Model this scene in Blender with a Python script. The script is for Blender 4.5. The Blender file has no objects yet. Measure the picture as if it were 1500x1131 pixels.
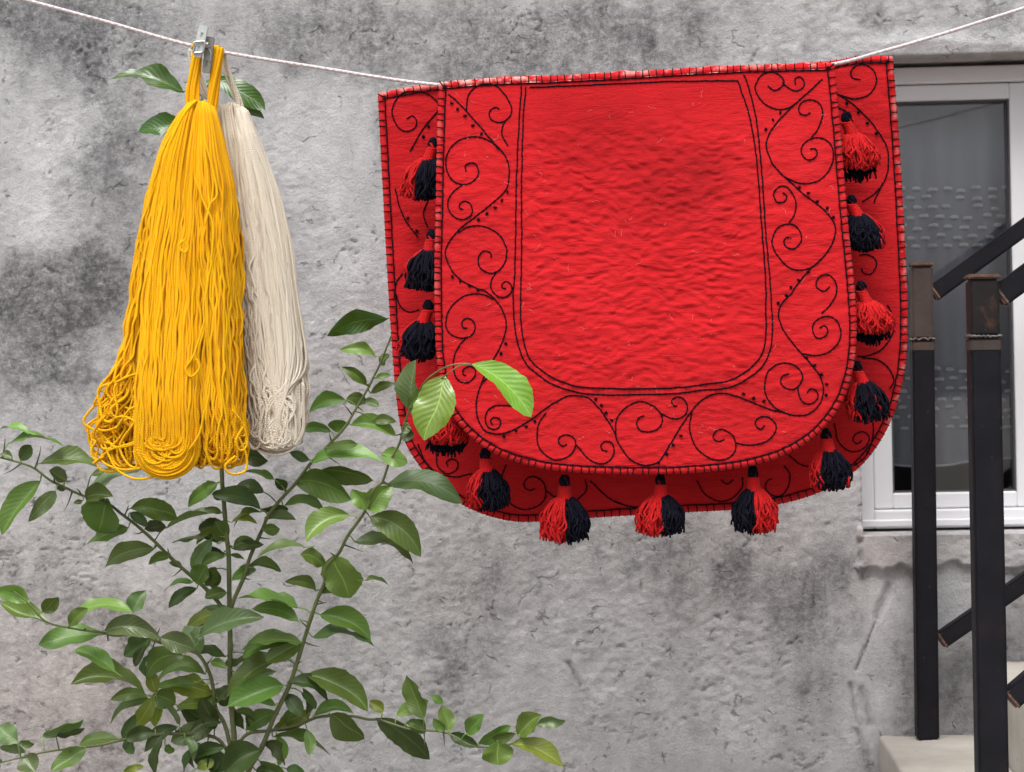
import bpy, bmesh, math, random
import numpy as np
from mathutils import Vector, Matrix, Euler

R = math.radians
random.seed(7); rng = np.random.default_rng(7)
S = bpy.context.scene
COL = S.collection

# ------------------------------------------------------------------ camera, sky, sun, exposure
CAM_LOC = Vector((0.0, -3.6, 1.25))
YAW, PITCH, ROLL = R(3.4), R(0.0), R(-1.15)
CAM_ROT = Matrix.Rotation(YAW, 3, 'Z') @ Matrix.Rotation(R(90) + PITCH, 3, 'X') @ Matrix.Rotation(ROLL, 3, 'Z')
LENS, SENSOR = 50.0, 22.3
FPX = 1500.0 * LENS / SENSOR
cam = bpy.data.cameras.new('camera')
cam.lens = LENS; cam.sensor_width = SENSOR; cam.sensor_fit = 'HORIZONTAL'
cam.clip_start = 0.05; cam.clip_end = 400
cam.dof.use_dof = True; cam.dof.focus_distance = 3.08; cam.dof.aperture_fstop = 5.6
camo = bpy.data.objects.new('camera', cam); COL.objects.link(camo)
camo.matrix_world = Matrix.Translation(CAM_LOC) @ CAM_ROT.to_4x4()
S.camera = camo

SUN_EL, SUN_AZ = R(64), R(195)      # azimuth clockwise from +Y (wall normal points to -Y)
W = bpy.data.worlds.new('World'); S.world = W; W.use_nodes = True
wn = W.node_tree; wn.nodes.clear()
sky = wn.nodes.new('ShaderNodeTexSky'); sky.sky_type = 'NISHITA'; sky.sun_disc = False
sky.sun_elevation = SUN_EL; sky.sun_rotation = SUN_AZ
sky.air_density = 1.0; sky.dust_density = 6.0; sky.ozone_density = 1.0
hs = wn.nodes.new('ShaderNodeHueSaturation'); hs.inputs['Saturation'].default_value = 0.30
bg = wn.nodes.new('ShaderNodeBackground'); bg.inputs['Strength'].default_value = 0.115
wo = wn.nodes.new('ShaderNodeOutputWorld')
wn.links.new(sky.outputs[0], hs.inputs['Color']); wn.links.new(hs.outputs[0], bg.inputs[0]); wn.links.new(bg.outputs[0], wo.inputs[0])
sd = bpy.data.lights.new('sun', 'SUN'); sd.energy = 1.3; sd.angle = R(28); sd.color = (1.0, 0.975, 0.945)
so = bpy.data.objects.new('sun', sd); COL.objects.link(so)
tosun = Vector((math.sin(SUN_AZ) * math.cos(SUN_EL), math.cos(SUN_AZ) * math.cos(SUN_EL), math.sin(SUN_EL)))
so.rotation_euler = tosun.to_track_quat('Z', 'Y').to_euler(); so.location = (0, -3, 6)
S.view_settings.view_transform = 'Standard'; S.view_settings.look = 'None'
S.view_settings.exposure = 0.66; S.view_settings.gamma = 1.0; S.view_settings.use_curve_mapping = False

# ------------------------------------------------------------------ pixel <-> place
RM = np.array(CAM_ROT); CL = np.array(CAM_LOC)
def P(x, y, Y):
    """photo pixel (1500x1131) -> point on the vertical plane at depth Y; works on arrays"""
    x = np.asarray(x, float); y = np.asarray(y, float); Y = np.asarray(Y, float) + 0 * x
    d = np.stack([(x - 750) / FPX, -(y - 565.5) / FPX, -np.ones_like(x)], -1) @ RM.T
    t = (Y - CL[1]) / d[..., 1]
    return CL + d * t[..., None]
def PX(p):
    q = (np.asarray(p, float) - CL) @ RM
    return 750 + FPX * q[..., 0] / -q[..., 2], 565.5 - FPX * q[..., 1] / -q[..., 2]

# ------------------------------------------------------------------ noise
_perm = rng.permutation(512); _val = rng.random(512) * 2 - 1
def vnoise(x, y, seed=0):
    x = np.asarray(x, float) + seed * 17.31; y = np.asarray(y, float) + seed * 9.73
    xi = np.floor(x).astype(int); yi = np.floor(y).astype(int); fx = x - xi; fy = y - yi
    fx = fx * fx * fx * (fx * (fx * 6 - 15) + 10); fy = fy * fy * fy * (fy * (fy * 6 - 15) + 10)
    h = lambda a, b: _val[_perm[(_perm[a & 511] + b) & 511]]
    return (h(xi, yi) * (1 - fx) + h(xi + 1, yi) * fx) * (1 - fy) + (h(xi, yi + 1) * (1 - fx) + h(xi + 1, yi + 1) * fx) * fy
def fbm(x, y, o=4, seed=0, gain=0.5):
    s = 0; a = 1; t = 0
    for k in range(o):
        s = s + a * vnoise(x * 2 ** k, y * 2 ** k, seed + k * 3); t += a; a *= gain
    return s / t

# ------------------------------------------------------------------ mesh helpers
def obj(name, me, mat=None, parent=None, smooth=True):
    o = bpy.data.objects.new(name, me); COL.objects.link(o)
    if mat is not None and len(me.materials) == 0: me.materials.append(mat)
    if parent is not None: o.parent = parent
    if smooth and len(me.polygons): me.polygons.foreach_set('use_smooth', [True] * len(me.polygons))
    return o
def empty(name, loc, label, cat, group=None):
    o = bpy.data.objects.new(name, None); COL.objects.link(o); o.empty_display_size = .05
    o['label'] = label; o['category'] = cat
    if group: o['group'] = group
    # parts are built in world coordinates, the empty stays at the origin of the place and is moved below
    o['base'] = [float(v) for v in loc]
    return o
def settle(o):
    """move the empty to the thing's base while its parts stay where they are"""
    b = Vector(o['base']); del o['base']
    o.location = b
    for c in o.children: c.matrix_parent_inverse = Matrix.Translation(-b)
def mesh_np(name, v, f, uv=None, attr=None):
    """v (n,3), f (m,4) or (m,3) index arrays, uv per vertex, attr dict name -> per-vertex float"""
    me = bpy.data.meshes.new(name); v = np.asarray(v, np.float32); f = np.asarray(f, np.int32)
    k = f.shape[1]
    me.vertices.add(len(v)); me.vertices.foreach_set('co', v.ravel())
    me.loops.add(f.size); me.loops.foreach_set('vertex_index', f.ravel())
    me.polygons.add(len(f)); me.polygons.foreach_set('loop_start', np.arange(0, f.size, k, dtype=np.int32))
    me.polygons.foreach_set('loop_total', np.full(len(f), k, np.int32))
    me.update(calc_edges=True)
    if uv is not None:
        l = me.uv_layers.new(name='UVMap'); l.data.foreach_set('uv', np.asarray(uv, np.float32)[f.ravel()].ravel())
    for a, d in (attr or {}).items():
        at = me.attributes.new(a, 'FLOAT', 'POINT'); at.data.foreach_set('value', np.asarray(d, np.float32))
    me.validate(); return me
class Acc:
    """collects vertex/quad arrays for one mesh"""
    def __init__(s): s.v = []; s.f = []; s.uv = []; s.t = []; s.n = 0
    def add(s, v, f, uv=None, tone=None):
        v = np.asarray(v, float); s.v.append(v); s.f.append(np.asarray(f, int) + s.n)
        s.uv.append(np.zeros((len(v), 2)) if uv is None else uv); s.t.append(np.zeros(len(v)) if tone is None else tone); s.n += len(v)
    def mesh(s, name): return mesh_np(name, np.concatenate(s.v), np.concatenate(s.f), np.concatenate(s.uv), {'tone': np.concatenate(s.t)})
def catmull(pts, n):
    p = np.asarray(pts, float)
    if len(p) == 2: return p[0] + (p[1] - p[0]) * np.linspace(0, 1, n)[:, None]
    q = np.concatenate([[2 * p[0] - p[1]], p, [2 * p[-1] - p[-2]]])
    m = 12; out = []
    for i in range(len(p) - 1):
        t = np.linspace(0, 1, m, endpoint=False)[:, None]; a, b, c, d = q[i], q[i + 1], q[i + 2], q[i + 3]
        out.append(.5 * (2 * b + (c - a) * t + (2 * a - 5 * b + 4 * c - d) * t ** 2 + (-a + 3 * b - 3 * c + d) * t ** 3))
    out = np.concatenate(out + [p[-1:]])
    s = np.concatenate([[0], np.cumsum(np.linalg.norm(np.diff(out, axis=0), axis=1))])
    u = np.linspace(0, s[-1], n)
    return np.stack([np.interp(u, s, out[:, k]) for k in range(out.shape[1])], -1)
def plen(p): return np.linalg.norm(np.diff(np.asarray(p, float), axis=0), axis=1).sum()
def tubes(acc, C, r, sides=6, tone=None, cap=True):
    """C (N,P,3) batch of centre lines, r scalar / (N,P)"""
    C = np.asarray(C, float)
    if C.ndim == 2: C = C[None]
    N, n, _ = C.shape; r = np.broadcast_to(np.asarray(r, float), (N, n)) if np.ndim(r) != 1 else np.broadcast_to(np.asarray(r, float)[None, :], (N, n))
    T = np.gradient(C, axis=1); T /= np.linalg.norm(T, axis=2, keepdims=True) + 1e-12
    ref = np.where(np.abs(T[:, 0, 1:2]) > .8, np.array([[1., 0, 0]]), np.array([[0, 1., 0]]))
    U = np.empty_like(C); u = ref
    for k in range(n):
        u = u - (u * T[:, k]).sum(1, keepdims=True) * T[:, k]; u = u / (np.linalg.norm(u, axis=1, keepdims=True) + 1e-12); U[:, k] = u
    V = np.cross(T, U); a = np.arange(sides) * 2 * math.pi / sides
    X = C[:, :, None] + r[:, :, None, None] * (U[:, :, None] * np.cos(a)[:, None] + V[:, :, None] * np.sin(a)[:, None])
    L = np.concatenate([np.zeros((N, 1)), np.cumsum(np.linalg.norm(np.diff(C, axis=1), axis=2), axis=1)], 1)
    uv = np.stack([np.broadcast_to(a / (2 * math.pi), X.shape[:3]), np.broadcast_to(L[:, :, None], X.shape[:3])], -1)
    i = np.arange(N)[:, None, None] * n * sides; j = np.arange(n - 1)[None, :, None] * sides; k = np.arange(sides)[None, None]
    k2 = (k + 1) % sides
    f = np.stack([i + j + k, i + j + k2, i + j + sides + k2, i + j + sides + k], -1).reshape(-1, 4)
    if cap and sides >= 4:
        caps = []
        for e in (0, n - 1):
            b = np.arange(N)[:, None] * n * sides + e * sides
            q = [b + np.array([[0, m, m + 1, m + 2]]) if m + 2 < sides else None for m in range(1, sides - 2, 2)]
            for z in q: caps.append(z if e else z[:, ::-1])
        if caps: f = np.concatenate([f] + caps)
    tn = None if tone is None else np.repeat(np.broadcast_to(tone, (N,)), n * sides)
    acc.add(X.reshape(-1, 3), f, uv.reshape(-1, 2), tn)
def boxmesh(name, x0, x1, y0, y1, z0, z1, bev=0.002, seg=1):
    bm = bmesh.new(); bmesh.ops.create_cube(bm, size=1)
    for v in bm.verts: v.co = Vector(((x0 + x1) / 2 + v.co.x * (x1 - x0), (y0 + y1) / 2 + v.co.y * (y1 - y0), (z0 + z1) / 2 + v.co.z * (z1 - z0)))
    if bev: bmesh.ops.bevel(bm, geom=bm.edges[:], offset=bev, segments=seg, affect='EDGES', profile=.5)
    me = bpy.data.meshes.new(name); bm.to_mesh(me); bm.free(); return me
def barmesh(name, A, B, w, d, bev=0.002, up=(0, 1, 0)):
    """box bar from A to B, d thick along 'up', w across"""
    A = Vector(A); B = Vector(B); a = (B - A); L = a.length; a.normalize(); u = Vector(up); u = (u - a * u.dot(a)).normalized(); s = a.cross(u)
    bm = bmesh.new(); bmesh.ops.create_cube(bm, size=1)
    for v in bm.verts: v.co = Vector((v.co.x * w, v.co.y * d, v.co.z * L))
    if bev: bmesh.ops.bevel(bm, geom=bm.edges[:], offset=bev, segments=2, affect='EDGES')
    M = Matrix((s, u, a)).transposed()
    for v in bm.verts: v.co = (A + B) / 2 + M @ v.co
    bmesh.ops.recalc_face_normals(bm, faces=bm.faces[:])
    me = bpy.data.meshes.new(name); bm.to_mesh(me); bm.free(); return me

# ------------------------------------------------------------------ materials
class M_:
    def __init__(s, name):
        s.m = bpy.data.materials.new(name); s.m.use_nodes = True; s.t = s.m.node_tree; s.t.nodes.clear()
        s.out = s.n('OutputMaterial'); s.b = s.n('BsdfPrincipled'); s.l(s.b.outputs[0], s.out.inputs[0])
    def n(s, k, **kw):
        d = s.t.nodes.new('ShaderNode' + k)
        for a, v in kw.items():
            if a in d.inputs: d.inputs[a].default_value = v
            else: setattr(d, a, v)
        return d
    def l(s, a, b): s.t.links.new(a, b)
    def noise(s, scale, detail=4, rough=.55, vec=None, dist=0):
        d = s.n('TexNoise'); d.inputs['Scale'].default_value = scale; d.inputs['Detail'].default_value = detail
        d.inputs['Roughness'].default_value = rough; d.inputs['Distortion'].default_value = dist
        if vec is not None: s.l(vec, d.inputs['Vector'])
        return d.outputs[0]
    def ramp(s, fac, stops):
        d = s.n('ValToRGB'); e = d.color_ramp.elements
        while len(e) < len(stops): e.new(.5)
        for k, (p, c) in enumerate(stops): e[k].position = p; e[k].color = tuple(c) + (1,) if len(c) == 3 else c
        s.l(fac, d.inputs[0]); return d.outputs[0]
    def math(s, op, a, b=None, clamp=False):
        d = s.n('Math'); d.operation = op; d.use_clamp = clamp
        for k, v in enumerate((a, b)):
            if v is None: continue
            if isinstance(v, (int, float)): d.inputs[k].default_value = v
            else: s.l(v, d.inputs[k])
        return d.outputs[0]
    def mix(s, fac, a, b, mode='MIX'):
        d = s.n('Mix'); d.data_type = 'RGBA'; d.blend_type = mode
        for k, v in ((0, fac), (6, a), (7, b)):
            if isinstance(v, (int, float)): d.inputs[k].default_value = v
            elif isinstance(v, tuple): d.inputs[k].default_value = v + (1,)
            else: s.l(v, d.inputs[k])
        return d.outputs[2]
    def bump(s, h, strength=.5, dist=.002, prev=None):
        d = s.n('Bump'); d.inputs['Strength'].default_value = strength; d.inputs['Distance'].default_value = dist
        s.l(h, d.inputs['Height'])
        if prev is not None: s.l(prev, d.inputs['Normal'])
        return d.outputs[0]
    def pos(s, scale=None):
        g = s.n('NewGeometry').outputs['Position']
        if scale:
            d = s.n('Mapping'); d.inputs['Scale'].default_value = scale; s.l(g, d.inputs['Vector']); return d.outputs[0]
        return g
    def attr(s, name): return s.n('Attribute', attribute_name=name).outputs['Fac']
    def set(s, **kw):
        for k, v in kw.items():
            k = k.replace('_', ' ')
            i = s.b.inputs[k]
            if isinstance(v, (int, float)): i.default_value = v
            elif isinstance(v, tuple): i.default_value = v + (1,) if len(v) == 3 and i.type == 'RGBA' else v
            else: s.l(v, i)
        return s
MAT = {}
def mk(name, fn): m = M_(name); fn(m); MAT[name] = m.m; return m.m

def plaster(m):
    p = m.pos(); st = m.attr('stain')
    n1 = m.noise(8, 8, .66, p); n2 = m.noise(42, 8, .72, p); n3 = m.noise(380, 3, .6, p)
    v = m.math('ADD', st, m.math('MULTIPLY', m.math('SUBTRACT', n1, .5), .70))
    v = m.math('ADD', v, m.math('MULTIPLY', m.math('SUBTRACT', n2, .5), .50))
    v = m.math('ADD', v, m.math('MULTIPLY', m.math('SUBTRACT', n3, .5), .22))
    dk = m.ramp(st, [(.18, (1, 1, 1)), (.50, (.28, .28, .28))])
    v = m.math('ADD', v, m.math('MULTIPLY', m.math('SUBTRACT', m.noise(90, 9, .80, p), .5), m.math('MULTIPLY', dk, 1.7)))
    c = m.ramp(v, [(0.0, (.105, .106, .110)), (.25, (.25, .252, .258)), (.5, (.46, .462, .472)), (.75, (.60, .602, .615)), (1.0, (.72, .722, .735))])
    warm = m.mix(m.attr('warm'), c, (.98, .90, .86), 'MULTIPLY')
    pit = m.ramp(m.noise(95, 5, .65, p, .8), [(.27, (.50, .50, .51)), (.34, (1, 1, 1))])
    c2 = m.mix(.8, warm, pit, 'MULTIPLY')
    # short hairline cracks and chipped squiggles
    dv = m.n('VectorMath'); dv.operation = 'MULTIPLY_ADD'; nz = m.n('TexNoise'); nz.inputs['Scale'].default_value = 45; nz.inputs['Detail'].default_value = 5; m.l(p, nz.inputs['Vector'])
    m.l(nz.outputs['Color'], dv.inputs[0]); dv.inputs[1].default_value = (.030, .030, .030); m.l(p, dv.inputs[2])
    vo = m.n('TexVoronoi'); vo.feature = 'DISTANCE_TO_EDGE'; vo.inputs['Scale'].default_value = 17; m.l(dv.outputs[0], vo.inputs['Vector'])
    line = m.ramp(vo.outputs['Distance'], [(.008, (1, 1, 1)), (.030, (0, 0, 0))])
    crk = m.math('MULTIPLY', line, m.ramp(m.noise(30, 5, .65, p), [(.56, (0, 0, 0)), (.63, (1, 1, 1))]))
    c2 = m.mix(m.math('MULTIPLY', crk, .50), c2, (.10, .098, .10))
    b = m.bump(m.math('SUBTRACT', 1.0, crk), .8, .004); b = m.bump(m.noise(170, 8, .74, p, .4), .70, .0042, b); b = m.bump(m.noise(420, 4, .7, p), .8, .0018, b)
    m.set(Base_Color=c2, Roughness=.95, Normal=b); m.b.inputs['Specular IOR Level'].default_value = .2
mk('plaster', plaster)

def felt(m):
    p = m.pos(); n = m.noise(4.2, 7, .68, p); f = m.noise(420, 3, .6, m.pos((1, 1, 1.0)))
    c = m.ramp(n, [(.28, (.40, .007, .010)), (.5, (.53, .010, .014)), (.72, (.61, .018, .024))])
    c = m.mix(m.math('MULTIPLY', f, .5), c, (.63, .034, .041))
    c = m.mix(m.attr('smudge'), c, (.16, .006, .008))
    wear = m.attr('tone')          # worn felt edge shows the pale pink core
    wm = m.math('MULTIPLY', wear, m.ramp(m.noise(55, 3, .6, p), [(.50, (0, 0, 0)), (.62, (1, 1, 1))]))
    c = m.mix(wm, c, (.74, .40, .36))
    b = m.bump(m.noise(900, 3, .7, p), .5, .0006); rg = m.math('ABSOLUTE', m.math('SUBTRACT', m.noise(46, 3, .6, m.pos((.38, 1, 1.7)), .9), .5)); b = m.bump(m.math('MINIMUM', rg, .085), .28, .018, b); b = m.bump(m.noise(190, 4, .65, m.pos((.8, 1, 1.2))), .45, .0016, b)
    m.set(Base_Color=c, Roughness=1.0, Normal=b); m.b.inputs['Specular IOR Level'].default_value = .1
    m.b.inputs['Sheen Weight'].default_value = .10; m.b.inputs['Sheen Roughness'].default_value = .5; m.b.inputs['Sheen Tint'].default_value = (1, .35, .35, 1)
mk('felt', felt)

def yarn(c0, c1, sp=.0036, sheen=.15):
    def fn(m):
        t = m.attr('tone'); c = m.mix(t, c0, c1)
        uv = m.n('UVMap').outputs[0]; sx = m.n('SeparateXYZ'); m.l(uv, sx.inputs[0])
        # ply twist: diagonal ridges round the strand
        ph = m.math('ADD', m.math('ADD', m.math('MULTIPLY', sx.outputs[0], 2 * math.pi * 2), m.math('MULTIPLY', t, 211.0)), m.math('MULTIPLY', m.math('ADD', sx.outputs[1], m.math('MULTIPLY', m.noise(60, 2, .5, m.pos()), .008)), 2 * math.pi / sp))
        h = m.math('SINE', ph); fz = m.noise(1500, 2, .6, m.pos())
        c = m.mix(m.math('MULTIPLY', m.noise(90, 3, .6, m.pos()), .25), c, c0)
        b = m.bump(m.math('ADD', h, m.math('MULTIPLY', fz, 2.2)), .55, .0006)
        m.set(Base_Color=c, Roughness=.95, Normal=b); m.b.inputs['Specular IOR Level'].default_value = .15
        m.b.inputs['Sheen Weight'].default_value = sheen; m.b.inputs['Sheen Roughness'].default_value = .4
    return fn
mk('yarn_yellow', yarn((.93, .52, .006), (.87, .39, .003), .0032, .1))
mk('yarn_white', yarn((.86, .785, .66), (.62, .54, .43), .0032, .1))
mk('thread_navy', yarn((.0035, .0035, .0085), (.009, .009, .020), .004, 0))
mk('thread_red', yarn((.62, .014, .016), (.46, .008, .010), .003, .05))
mk('rope', yarn((.78, .74, .76), (.66, .56, .58), .009, .1))

def leafmat(top, back, gloss, coat):
    def fn(m):
        uv = m.n('UVMap').outputs[0]; sx = m.n('SeparateXYZ'); m.l(uv, sx.inputs[0])
        u = m.math('ABSOLUTE', m.math('SUBTRACT', sx.outputs[0], .5)); v = sx.outputs[1]
        rnd = m.n('ObjectInfo').outputs['Random']
        n = m.noise(38, 4, .6, m.pos())
        c = m.mix(n, tuple(.72 * k for k in top), tuple(min(1, 1.25 * k) for k in top))
        hv = m.n('HueSaturation'); m.l(c, hv.inputs['Color'])
        m.l(m.math('ADD', .475, m.math('MULTIPLY', rnd, .04)), hv.inputs['Hue']); m.l(m.math('ADD', .72, m.math('MULTIPLY', rnd, .55)), hv.inputs['Value'])
        c = hv.outputs[0]
        rib = m.ramp(u, [(.006, (1, 1, 1)), (.028, (0, 0, 0))])
        c = m.mix(m.math('MULTIPLY', rib, .55), c, tuple(min(1, 2.2 * k + .03) for k in top))
        vp = m.math('SINE', m.math('MULTIPLY', m.math('SUBTRACT', v, m.math('MULTIPLY', u, .55)), 62))
        vein = m.ramp(vp, [(.80, (0, 0, 0)), (1.0, (1, 1, 1))])
        c = m.mix(m.math('MULTIPLY', vein, .08), c, tuple(min(1, 2.0 * k + .02) for k in top))
        bf = m.n('NewGeometry').outputs['Backfacing']
        c = m.mix(bf, c, m.mix(m.math('MULTIPLY', rib, .5), m.mix(n, back, tuple(.8 * k for k in back)), (.32, .40, .22)))
        b = m.bump(m.math('ADD', vp, m.math('MULTIPLY', rib, -3.0)), .10 if coat < .3 else .20, .0011)
        b = m.bump(m.noise(220, 2, .5, m.pos()), .15, .001, b)
        dust = m.noise(24, 3, .6, m.pos())
        m.set(Base_Color=c, Roughness=m.math('ADD', gloss, m.math('MULTIPLY', dust, .16)), Normal=b)
        m.b.inputs['Coat Weight'].default_value = coat; m.b.inputs['Coat Roughness'].default_value = .16
        tr = m.n('BsdfTranslucent'); m.l(m.mix(1.0, c, (1.0, 1.15, .5), 'MULTIPLY'), tr.inputs[0])
        ms = m.n('MixShader'); ms.inputs[0].default_value = .22
        m.l(m.b.outputs[0], ms.inputs[1]); m.l(tr.outputs[0], ms.inputs[2]); m.l(ms.outputs[0], m.out.inputs[0])
    return fn
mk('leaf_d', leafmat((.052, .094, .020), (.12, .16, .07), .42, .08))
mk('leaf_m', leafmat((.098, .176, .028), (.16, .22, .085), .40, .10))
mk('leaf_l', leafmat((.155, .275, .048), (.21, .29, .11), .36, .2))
mk('leaf_p', leafmat((.135, .205, .075), (.22, .29, .15), .30, .40))  # pale leaves: sky reflection painted in as lighter grey-green, with some dust
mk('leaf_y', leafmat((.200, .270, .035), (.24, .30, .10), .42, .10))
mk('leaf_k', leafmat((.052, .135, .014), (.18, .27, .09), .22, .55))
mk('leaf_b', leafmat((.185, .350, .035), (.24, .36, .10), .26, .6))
mk('leaf_g', leafmat((.090, .200, .020), (.20, .30, .10), .24, .6))

def stem(m):
    p = m.pos(); c = m.ramp(m.noise(30, 4, .6, p), [(.3, (.085, .110, .036)), (.7, (.17, .20, .070))])
    z = m.n('SeparateXYZ'); m.l(p, z.inputs[0])
    wood = m.ramp(z.outputs[2], [(.62, (1, 1, 1)), (.86, (0, 0, 0))])
    c = m.mix(m.math('MULTIPLY', wood, .6), c, m.ramp(m.noise(80, 4, .6, p), [(.3, (.10, .075, .045)), (.7, (.20, .165, .11))]))
    m.set(Base_Color=c, Roughness=.6, Normal=m.bump(m.noise(160, 4, .6, m.pos((1, 1, .3))), .4, .001))
mk('stem', stem)
mk('thorn', lambda m: m.set(Base_Color=m.ramp(m.noise(60, 2, .5, m.pos()), [(.3, (.035, .045, .02)), (.7, (.09, .10, .045))]), Roughness=.5))

def paint(base, lo, hi, rust=.5):
    def fn(m):
        p = m.pos(); n = m.noise(14, 6, .65, p); s = m.noise(210, 3, .6, p)
        c = m.ramp(n, [(.3, lo), (.7, hi)])
        c = m.mix(m.ramp(s, [(.70, (0, 0, 0)), (.76, (1, 1, 1))]), c, (.20, .17, .15))
        rf = m.math('MULTIPLY', m.ramp(m.noise(26, 6, .7, p, .5), [(.56, (0, 0, 0)), (.68, (1, 1, 1))]), rust)
        c = m.mix(rf, c, (.13, .055, .03))
        m.set(Base_Color=c, Roughness=m.math('ADD', .42, m.math('MULTIPLY', n, .3)), Normal=m.bump(s, .25, .0006)); m.b.inputs['Specular IOR Level'].default_value = .16
    return fn
mk('black_paint', paint(0, (.0055, .0055, .008), (.012, .0115, .0155), .06))
mk('black_rust', paint(0, (.008, .008, .010), (.026, .020, .019), .45))
mk('primer', paint(0, (.040, .030, .028), (.080, .062, .056), .9))
mk('rust', lambda m: m.set(Base_Color=m.ramp(m.noise(120, 5, .7, m.pos()), [(.3, (.045, .028, .022)), (.5, (.11, .062, .045)), (.75, (.22, .16, .13))]), Roughness=.85, Normal=m.bump(m.noise(200, 4, .6, m.pos()), .6, .0015)))
mk('weld', lambda m: m.set(Base_Color=m.ramp(m.noise(160, 4, .7, m.pos()), [(.42, (.06, .042, .036)), (.70, (.26, .23, .21))]), Roughness=.6, Metallic=.3, Normal=m.bump(m.noise(240, 3, .6, m.pos()), .6, .0015)))
def concrete(m):
    p = m.pos(); n = m.noise(11, 6, .6, p); s = m.noise(160, 4, .6, p)
    c = m.ramp(n, [(.25, (.36, .335, .295)), (.75, (.50, .475, .43))])
    c = m.mix(m.ramp(s, [(.28, (1, 1, 1)), (.36, (0, 0, 0))]), c, (.22, .19, .165))
    m.set(Base_Color=c, Roughness=.92, Normal=m.bump(s, .45, .0018))
mk('concrete', concrete)
def ground(m):
    p = m.pos(); n = m.noise(1.4, 6, .6, p); s = m.noise(60, 4, .6, p)
    m.set(Base_Color=m.mix(m.math('MULTIPLY', s, .5), m.ramp(n, [(.3, (.17, .155, .135)), (.7, (.29, .27, .24))]), (.13, .115, .10)), Roughness=.95, Normal=m.bump(s, .5, .004))
mk('ground', ground)
mk('pvc', lambda m: m.set(Base_Color=m.mix(m.math('MULTIPLY', m.noise(16, 5, .6, m.pos()), .35), (.80, .81, .84), (.62, .62, .64)), Roughness=.42, Normal=m.bump(m.noise(180, 2, .5, m.pos()), .05, .0006)))
mk('gasket', lambda m: m.set(Base_Color=m.mix(m.noise(70, 2, .5, m.pos()), (.05, .05, .055), (.10, .10, .105)), Roughness=.7))
mk('room', lambda m: m.set(Base_Color=m.mix(m.noise(3, 3, .5, m.pos()), (.26, .245, .23), (.36, .34, .32)), Roughness=.9))
mk('peg', lambda m: m.set(Base_Color=m.mix(m.noise(160, 4, .6, m.pos()), (.42, .45, .44), (.62, .65, .63)), Roughness=.42))
mk('peg_dark', lambda m: m.set(Base_Color=m.mix(m.noise(160, 4, .6, m.pos()), (.15, .15, .135), (.27, .265, .24)), Roughness=.45))
mk('steel', lambda m: m.set(Base_Color=m.mix(m.noise(200, 3, .6, m.pos()), (.45, .46, .47), (.65, .66, .67)), Roughness=.3, Metallic=1.0))
def glass(m):
    m.t.nodes.remove(m.b)
    f = m.n('Fresnel'); f.inputs[0].default_value = 1.5
    f2 = m.math('MULTIPLY', f.outputs[0], 1.8, True)
    g = m.n('BsdfGlossy'); g.inputs['Roughness'].default_value = .015
    t = m.n('BsdfTransparent'); t.inputs[0].default_value = (.95, .96, .97, 1)
    bn = m.bump(m.noise(3.5, 2, .5, m.pos()), .05, .01); m.l(bn, g.inputs['Normal'])
    x = m.n('MixShader'); m.l(f2, x.inputs[0]); m.l(t.outputs[0], x.inputs[1]); m.l(g.outputs[0], x.inputs[2]); m.l(x.outputs[0], m.out.inputs[0])
mk('glass', glass)
def curtain(m):
    p = m.pos((1, 1, 1)); wv = m.noise(700, 2, .5, p)
    m.set(Base_Color=m.mix(m.noise(22, 3, .5, m.pos((1, 1, .15))), (.44, .47, .53), (.56, .59, .65)), Roughness=.95)
    t = m.n('BsdfTransparent'); x = m.n('MixShader')
    m.l(m.math('ADD', .74, m.math('MULTIPLY', wv, .22)), x.inputs[0])
    m.l(t.outputs[0], x.inputs[1]); m.l(m.b.outputs[0], x.inputs[2]); m.l(x.outputs[0], m.out.inputs[0])
mk('curtain', curtain)
mk('lace', lambda m: m.set(Base_Color=m.mix(m.noise(300, 2, .5, m.pos()), (.84, .86, .90), (.92, .93, .95)), Roughness=.9))

# ------------------------------------------------------------------ house wall with window
YF = 0.080                                               # window frame set back in the opening
OXL = float(P(1262, 700, 0)[0]); OZB = float(P(1265, 784, 0)[2]); OZT = float(P(1330, 82, 0)[2]); OXR = OXL + 1.02
house = empty('house_wall', (0, 0.0, 0.0), 'rough grey cement plastered house wall, stained dark in patches, with a white window', 'wall')
def axis(lo, hi, step, olo, ohi, snaps):
    a = np.arange(lo, hi, step); out = [a]
    k = lo; s = step
    l = []
    while k > olo: s *= 1.25; k -= s; l.append(max(k, olo))
    out.insert(0, np.array(l[::-1])); k = hi; s = step; h = []
    while k < ohi: s *= 1.25; k += s; h.append(min(k, ohi))
    out.append(np.array(h)); a = np.unique(np.concatenate(out))
    for q in snaps: a[np.argmin(np.abs(a - q))] = q
    return a
gx = axis(-1.02, 0.86, .003, -6, 6, (OXL, OXR)); gz = axis(0.60, 1.90, .003, 0.0, 3.6, (OZB, OZT))
XX, ZZ = np.meshgrid(gx, gz)
ppx, ppy = PX(np.stack([XX, 0 * XX, ZZ], -1))
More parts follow.
